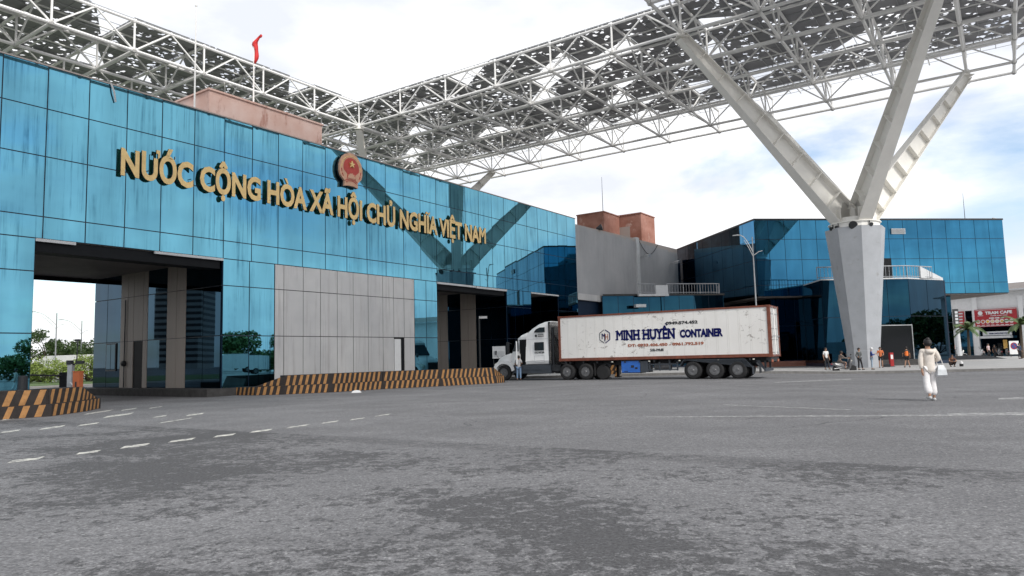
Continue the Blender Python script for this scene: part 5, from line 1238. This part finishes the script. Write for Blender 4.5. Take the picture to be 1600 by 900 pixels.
# street lamp behind the container
def lamp(px,pyb,pyt,Y,label,arm=-1,h=None,zb=0,wd=1.9,second=True,group=None):
    a=aty(px,pyb,Y); b=aty(px,pyt,Y); top=b.z
    o=thing('street_lamp',label,'street lamp',(a.x,Y,zb),0,group); H=top-zb
    m=MB(); m.tube((0,0,0),(0,0,H),.085,8,.05); m.lathe((0,0,0),(0,0,1),[(0,.2),(.3,.2),(.35,.12)],8); m.build('pole',MT['metal'],o,True)
    m=MB(); pts=[Vector((arm*wd*t_,0,H-1.3+1.45*math.sin(t_*1.5))) for t_ in (0,.2,.4,.6,.8,1)]; m.path(pts,.035,6); 
    pts2=[Vector((arm*wd*t_,0,H-1.7+1.7*math.sin(t_*1.35))) for t_ in (0,.25,.5,.75)]; m.path(pts2,.025,5); m.build('arm',MT['white_steel'],o,True)
    m=MB(); e=pts[-1]; m.loft([[e+Vector((0,-.06,0)),e+Vector((0,.06,0)),e+Vector((0,.05,.06)),e+Vector((0,-.05,.06))],[e+Vector((arm*.35,-.14,.0)),e+Vector((arm*.35,.14,.0)),e+Vector((arm*.35,.1,.09)),e+Vector((arm*.35,-.1,.09))],[e+Vector((arm*.7,-.06,-.02)),e+Vector((arm*.7,.06,-.02)),e+Vector((arm*.7,.04,.04)),e+Vector((arm*.7,-.04,.04))]]); m.build('lamp_head',MT['offwhite'],o,True)
    if second:
        m=MB(); m.path([Vector((0,0,H-1.6)),Vector((-arm*.5,0,H-1.25)),Vector((-arm*.8,0,H-1.2))],.025,5); m.build('short_arm',MT['white_steel'],o,True)
    return o
lamp(1184,520,370,60,'slim grey street lamp with curved arm rising behind the white container',-1,wd=.95)
lamp(85,600,489,75,'slim street lamp seen through the left gate opening, nearer of the pair',-1,wd=2.2)
lamp(125,598,501,88,'slim street lamp seen through the left gate opening, farther of the pair',-1,wd=2.2)
# ================================================================== WHITE CAFE BUILDING
wp=aty(1473,540,104); wq=aty(1600,537,95.5); wp=Vector((wp.x,wp.y,0)); wq=Vector((wq.x,wq.y,0)); wd_=(wq-wp).normalized(); wn_=Vector((wd_.y,-wd_.x,0)); wn_=wn_ if wn_.dot(CAM-wp)>0 else -wn_
def wl(px,py):
    P=atpl(px,py,wp,wn_); return (P-wp).dot(wd_),P.z
cafe=thing('cafe_building','long white two storey building with a red cafe banner at the far right','building',wp)
def wb(name,px0,px1,py0,py1,mat,o0=0,o1=.1,parent=None):
    (a,z1),(b,_)=wl(px0,py0),wl(px1,py0); _,z0=wl(px0,py1); z0=max(z0,-.1) if py1<565 else -.1
    m=MB(); m.hexa(wp+wd_*a+wn_*o0+Zv*z0,wd_*(b-a),wn_*(o1-o0),Zv*(z1-z0)); return m.build(name,mat,parent or cafe)
zr=wl(1500,459.5)[1]
m=MB(); m.hexa(wp-wd_*12-Zv*.1,wd_*62,-wn_*14,Zv*(zr)); m.build('wall',MT['white'],cafe)
m=MB(); m.hexa(wp-wd_*12.5+wn_*1.0+Zv*(zr-.1),wd_*63,-wn_*15.5,Zv*.18); m.build('roof_edge',MT['offwhite'],cafe)
m=MB(); m.prism([wp-wd_*12.5+wn_*.2+Zv*(zr+.08),wp-wd_*12.5-wn_*6+Zv*(zr+1.4),wp-wd_*12.5-wn_*14+Zv*(zr+.08)],wd_*63); m.build('roof',MT['soffit'],cafe)
for x0,x1 in ((1519,1526),(1591,1598),(1478.5,1481)): wb('pilaster',x0,x1,462,562,MT['white'],.0,.35)
wb('window',1508,1518,486,518,MT['dark_glass'],.0,.04); wb('window',1525,1597,511,562,MT['dark_glass'],.0,.04); wb('window',1498,1519,516,560,MT['dark_glass'],.0,.05)
w_=wb('window',1476,1489,488,540,MT['dwin'],.0,.04)
for x in (1476,1479,1482,1485,1488): wb('window_frame',x,x+1,487,541,MT['white'],.04,.12,w_)
wb('window',1598.5,1620,482,510,MT['dark_glass'],0,.04); wb('doorway',1559,1566,536,560,MT['black'],.04,.06); 
MT['warmlit']=simple('warm_lit_interior',(.75,.45,.12),.6); wb('display_cabinet',1568,1574,531,545,MT['warmlit'],.05,.2); wb('awning',1537,1583,525.5,529,MT['offwhite'],.05,1.2)
ban=wb('banner',1524.3,1590.5,484.5,511.5,MT['scootred'],.36,.46,None); ban.parent=None
M=Matrix(); 
for v in ban.data.vertices: v.co=v.co+cafe.location
MT['bannerred']=simple('banner_red',(.36,.022,.03),.5,var=.06); ban.data.materials[0]=MT['bannerred']; ban.name='cafe_banner'
tag(ban,'big red banner with white cafe lettering and a row of dishes on the white building','banner')
def wtext(s,px0,px1,pyb,hpx,mat,parent,off=.47,bold=.03):
    (a,z0),(b,_)=wl(px0,pyb),wl(px1,pyb); h=hpx/FPX*98
    return place_text(s,wp+wd_*a+wn_*off+Zv*z0,wd_,Zv,wn_,b-a,h,.02,[mat],parent,'lettering',bold)
wtext('TRAM CAFE',1542,1584,491.5,4.2,MT['white'],ban,bold=.05); wtext('COFFEE & FAST FOOD',1550,1577,494.2,1.2,MT['white'],ban); wtext('0383 838 631',1548,1572,498.4,2.1,MT['white'],ban,bold=.04)
(a,z0)=wl(1534,489.5); m=MB(); c=wp+wd_*a+wn_*.47+Zv*z0; m.lathe(c,wn_,[(0,.30),(.02,.30),(.02,.18)],12); m.hexa(c-wd_*.35-Zv*.4,wd_*.7,wn_*.02,Zv*.06); m.build('cup_emblem',MT['white'],ban)
fc=[(.5,.35,.2),(.45,.12,.05),(.7,.4,.05),(.6,.5,.3),(.65,.55,.4),(.55,.35,.12),(.6,.55,.5),(.65,.5,.4)]
for i in range(8):
    (a,z0)=wl(1531+i*7.4,503.0-i*.28); c=wp+wd_*a+wn_*.465+Zv*z0; m=MB(); m.lathe(c,wn_,[(0,.27),(.015,.27)],12); pl_=m.build('plate',MT['white'],ban); m=MB(); m.lathe(c+wn_*.016,wn_,[(0,.19),(.015,.17)],9); m.build('dish',cloth(fc[i]),pl_)
    m=MB(); m.hexa(c-Zv*.52-wd_*.2,wd_*.4,wn_*.01,Zv*.07); m.build('caption_line',MT['white'],ban)
m=MB()
for s in ((1525.2,1589.8,485.4,485.9),(1525.2,1589.8,510.2,510.7)):
    (a,z1),(b,_)=wl(s[0],s[2]),wl(s[1],s[2]); _,z0=wl(s[0],s[3]); m.hexa(wp+wd_*a+wn_*.462+Zv*z0,wd_*(b-a),wn_*.01,Zv*(z1-z0))
m.build('border_line',MT['white'],ban)
sg=wb('shop_sign',1538,1583,518.5,524.5,MT['offwhite'],.36,.5); sg.parent=None
for v in sg.data.vertices: v.co=v.co+cafe.location
tag(sg,'narrow pale shop sign over the entrance below the red banner','sign'); wtext('TRAM CAFE & FAST FOOD',1548,1580,522.3,1.9,MT['navy'],sg,.51,.03)
# sign pillar and poster board left of the cafe
pq=aty(1494.5,512,92); zt_=aty(1494,482,92).z; zm=aty(1494,512,92).z
o=thing('sign_pillar','pale round pillar carrying a tall narrow dark framed sign left of the palm','pillar',(pq.x,92,-.07)); m=MB(); m.lathe((0,0,0),(0,0,1),[(0,.38),(zm,.32)],12); m.build('pillar',MT['offwhite'],o,True)
m=MB(); m.box(-.28,.32,-.15,.15,zm,zt_); f_=m.build('sign_box',MT['dmetal'],o,True)
for i in range(5): m=MB(); z=zm+.15+(zt_-zm-.3)*i/5; m.box(-.16,.2,-.17,-.15,z,z+(zt_-zm)*.12); m.build('sign_panel',MT['offwhite'],f_,True)
pb=wb('poster_board',1498.5,1508,487,512.5,MT['bannerred'],.36,.46); pb.parent=None
for v in pb.data.vertices: v.co=v.co+cafe.location
tag(pb,'tall red menu poster between the sign pillar and the left palm','poster')
for i in range(5):
    (a,z1),(b,_)=wl(1500,489+i*4.6),wl(1506.5,489+i*4.6); m=MB(); m.hexa(wp+wd_*a+wn_*.462+Zv*(z1-.22),wd_*(b-a),wn_*.012,Zv*.2); m.build('poster_line',MT['offwhite'],pb)
# ================================================================== PLANTS
def leafmat(n,c0,c1):
    t=NT(n); t.col(t.ramp(t.noise(.9,3),.35,c0,.65,c1)); t.rough(.6); return t.m
MT['leaf']=leafmat('leaf_green',(.045,.09,.02),(.11,.18,.045)); MT['leaf2']=leafmat('leaf_light',(.13,.20,.035),(.26,.33,.07)); MT['frond']=leafmat('palm_frond',(.05,.10,.03),(.14,.19,.07)); MT['bark']=simple('bark',(.10,.075,.055),.9,var=.3,scale=5)
def leaves(mb,c,rad,n,sz,rr,flat=1.):
    for _ in range(n):
        v=Vector((rr.gauss(0,1),rr.gauss(0,1),rr.gauss(0,1))).normalized()*(rr.random()**.45); p=c+Vector((v.x*rad[0],v.y*rad[1],v.z*rad[2]))
        a=Vector((rr.gauss(0,1),rr.gauss(0,1),rr.gauss(0,.7))).normalized(); b=a.cross(Vector((rr.gauss(0,1),rr.gauss(0,1),rr.gauss(0,1)))).normalized(); s=sz*rr.uniform(.6,1.4)
        mb.add([p-a*s*.5,p+b*s*.22,p+a*s*.5,p-b*s*.22],[(0,1,2,3)])
def tree(label,loc,H,rad,seed,n=2600,sz=.28,mat='leaf',group=None,nm='tree',cat='tree',trunk=True):
    rr=random.Random(seed); o=thing(nm,label,cat,loc,0,group); loc=Vector(loc); tb=MB(); lf=MB()
    th=H*.45 if trunk else .2
    if trunk:
        tb.tube((0,0,0),(.1,0,th),.16,7,.1)
    for i in range(9 if trunk else 8):
        a=rr.uniform(0,6.28); rr2=rr.uniform(.35,.95); e=Vector((math.cos(a)*rad*rr2,math.sin(a)*rad*rr2,th+(H-th)*rr.uniform(.15,.92)))
        mid=Vector((e.x*.4,e.y*.4,th+(e.z-th)*.55)); tb.tube((.1,0,th*.9),mid,.07,5,.045); tb.tube(mid,e,.045,5,.015)
        cr_=rad*rr.uniform(.28,.5); leaves(lf,e,(cr_,cr_,cr_*.7),n//9,sz,rr)
    tb.build('trunk',MT['bark'],o,True); lf.build('crown',MT[mat],o,True); return o
def palm(label,px,pyb,pyt,Y,seed,n=16):
    rr=random.Random(seed); a=aty(px,pyb,Y); b=aty(px,pyt,Y); zb=-.07; H=b.z-zb-1.3; o=thing('palm_tree',label,'palm tree',(a.x,Y,zb)); m=MB(); m.tube((0,0,0),(.1,0,H),.17,8,.12); m.build('trunk',MT['bark'],o,True)
    m=MB()
    for k in range(n):
        az=6.283*k/n+rr.uniform(-.2,.2); el=rr.uniform(.0,1.1); L=rr.uniform(1.6,2.4); p=Vector((.1,0,H)); d=Vector((math.cos(az)*math.cos(el),math.sin(az)*math.cos(el),math.sin(el)))
        for q in range(9):
            p2=p+d*(L/9); d=(d+Vector((0,0,-.17))).normalized(); s=d.cross(Vector((0,0,1))); s=s.normalized() if s.length>.01 else Vector((1,0,0))
            m.tube(p,p2,.018,3); 
            for sg in (-1,1):
                for f_ in (.2,.7):
                    c=p.lerp(p2,f_); e=c+s*sg*.42*(1-.5*abs(q-4)/5)+d*.22-Vector((0,0,.14)); w2=d*.10; m.add([c-w2,c+w2,e],[(0,1,2)])
            p=p2
    m.build('crown',MT['frond'],o,True); return o
palm('palm tree with drooping fronds standing left of the red banner',1515,560,497,84,3); palm('palm tree cut by the right edge of the photo',1598,560,488,80,5)
def lf_ground(px,Y): a=aty(px,590,Y); return Vector((a.x,Y,.1))
tree('open crowned dark green tree behind the gate opening, left of the nearer lamp',lf_ground(72,84),5.6,3.2,11,2600,.34)
tree('dark green tree beyond the gate opening, right of the nearer lamp',lf_ground(104,88),5.2,3.0,12,2600,.34)
tree('broad green tree beyond the gate opening beside the inner glass wall',lf_ground(140,92),5.0,3.6,13,2600,.34)
i=0
for px,Y,H,r in ((60,72,1.5,1.6),(77,71,2.3,1.9),(98,71,2.2,2.0),(118,71,2.6,2.1),(138,72,2.9,2.2),(152,73,2.6,2.2)):
    nm=['low light green bush at the left end of the verge row','light green bush in front of the white parked lorry','light green bush right of the nearer lamp foot','light green bush behind the grey camera pole','tallest light green bush near the inner glass wall','light green bush half hidden by the inner glass wall'][i]
    tree(nm,lf_ground(px,Y),H,r,40+i,1900,.2,'leaf2','bushes on the verge behind the gate','bush','bush',False); i+=1
# pale lorry behind the bushes
q=lf_ground(95,77); lo=thing('parked_lorry','white sloping roofed lorry mostly hidden behind the bushes on the verge','lorry',(q.x,q.y,0),0)
m=MB(); m.loft([[Vector((x,y,z)) for y,z in ((-1.1,.7),(1.1,.7),(1.1,zz),(-1.1,zz))] for x,zz in ((-3.9,1.6),(-3.2,2.0),(-1.6,2.5),(-1.0,2.9),(3.8,2.95),(5.8,2.8))]); m.build('body',MT['white'],lo,True)
m=MB(); m.prism([(-2.9,-1.11,1.5),(-1.7,-1.11,1.5),(-1.7,-1.11,2.2),(-2.5,-1.11,2.0)],(0,-.02,0)); m.build('window',MT['dwin'],lo,True)
for x in (-2.8,2.5,3.8):
    for y,f in ((-1.15,-1),(1.15,1)): wheel(lo,x,y,.48,.3,f)
# towers and tree line out of frame on the left: the dark inner glass mirrors them
def tower(label,x,y,w_,d_,H,rz):
    o=thing('apartment_tower',label,'tower block',(x,y,0),rz); m=MB(); m.box(-w_/2,w_/2,-d_/2,d_/2,0,H); m.box(-w_/4,w_/4,-d_/4,d_/4,H,H+4); m.build('wall',MT['concrete'],o,True)
    m=MB(); z=3
    while z<H-2:
        m.box(-w_/2-.05,w_/2+.05,-d_/2-.05,d_/2+.05,z,z+1.5); z+=3.3
    m.build('window_bands',MT['dwin'],o,True)
tower('concrete apartment tower with a stepped top, reflected in the dark passage glass',-420,60,26,24,88,.3); tower('second concrete apartment tower reflected in the dark passage glass',-430,130,30,24,74,.1)
# a tree line and parked lorries out of frame to the right, mirrored in the lower facade glass
tl0=tree('dark tree of the far roadside row, seen mirrored in the lower facade glass',(96,-30,0),6.5,6.5,77,5200,.75,trunk=False,group='roadside trees out of frame at right')
for i in range(9): dup(tl0,(96+random.uniform(-3,6),-30+11*(i+1)*.98-(6 if i>7 else 0),0),random.uniform(0,6),'dark tree of the far roadside row, seen mirrored in the lower facade glass','roadside trees out of frame at right')
for i,(x,y,r) in enumerate(((70,16,1.2),(68,34,1.4),(72,-6,1.1))): dup(lo,(x,y,0),r,['white lorry mirrored in the lower facade glass left of the panel wall','second white lorry mirrored in the lower facade glass','third white lorry mirrored in the left blue pier'][i],'lorries parked out of frame at right')
# small litter and fittings
P=gat(557,613.5); m=MB(); m.loft([[P+Vector((sx*.22,sy*.12,0)) for sx,sy in ((-1,-1),(1,-1),(1,1),(-1,1))],[P+Vector((sx*.16,sy*.09,.09)) for sx,sy in ((-1,-1),(1,-1),(1,1),(-1,1))],[P+Vector((sx*.04,sy*.02,.12)) for sx,sy in ((-1,-1),(1,-1),(1,1),(-1,1))]]); tag(m.build('foam_lump',MT['white']),'small white lump of litter on the asphalt before the long striped barrier','litter')
c=W(22.6,-1.2,.37); o=thing('camera_pole','slim dark camera pole with a white camera in the second gate opening','pole',c); m=MB(); m.tube((0,0,0),(0,0,4.1),.07,7); m.build('pole',MT['dmetal'],o,True); m=MB(); m.box(0,.6,-.1,.1,4.05,4.22); m.build('camera',MT['white'],o,True)
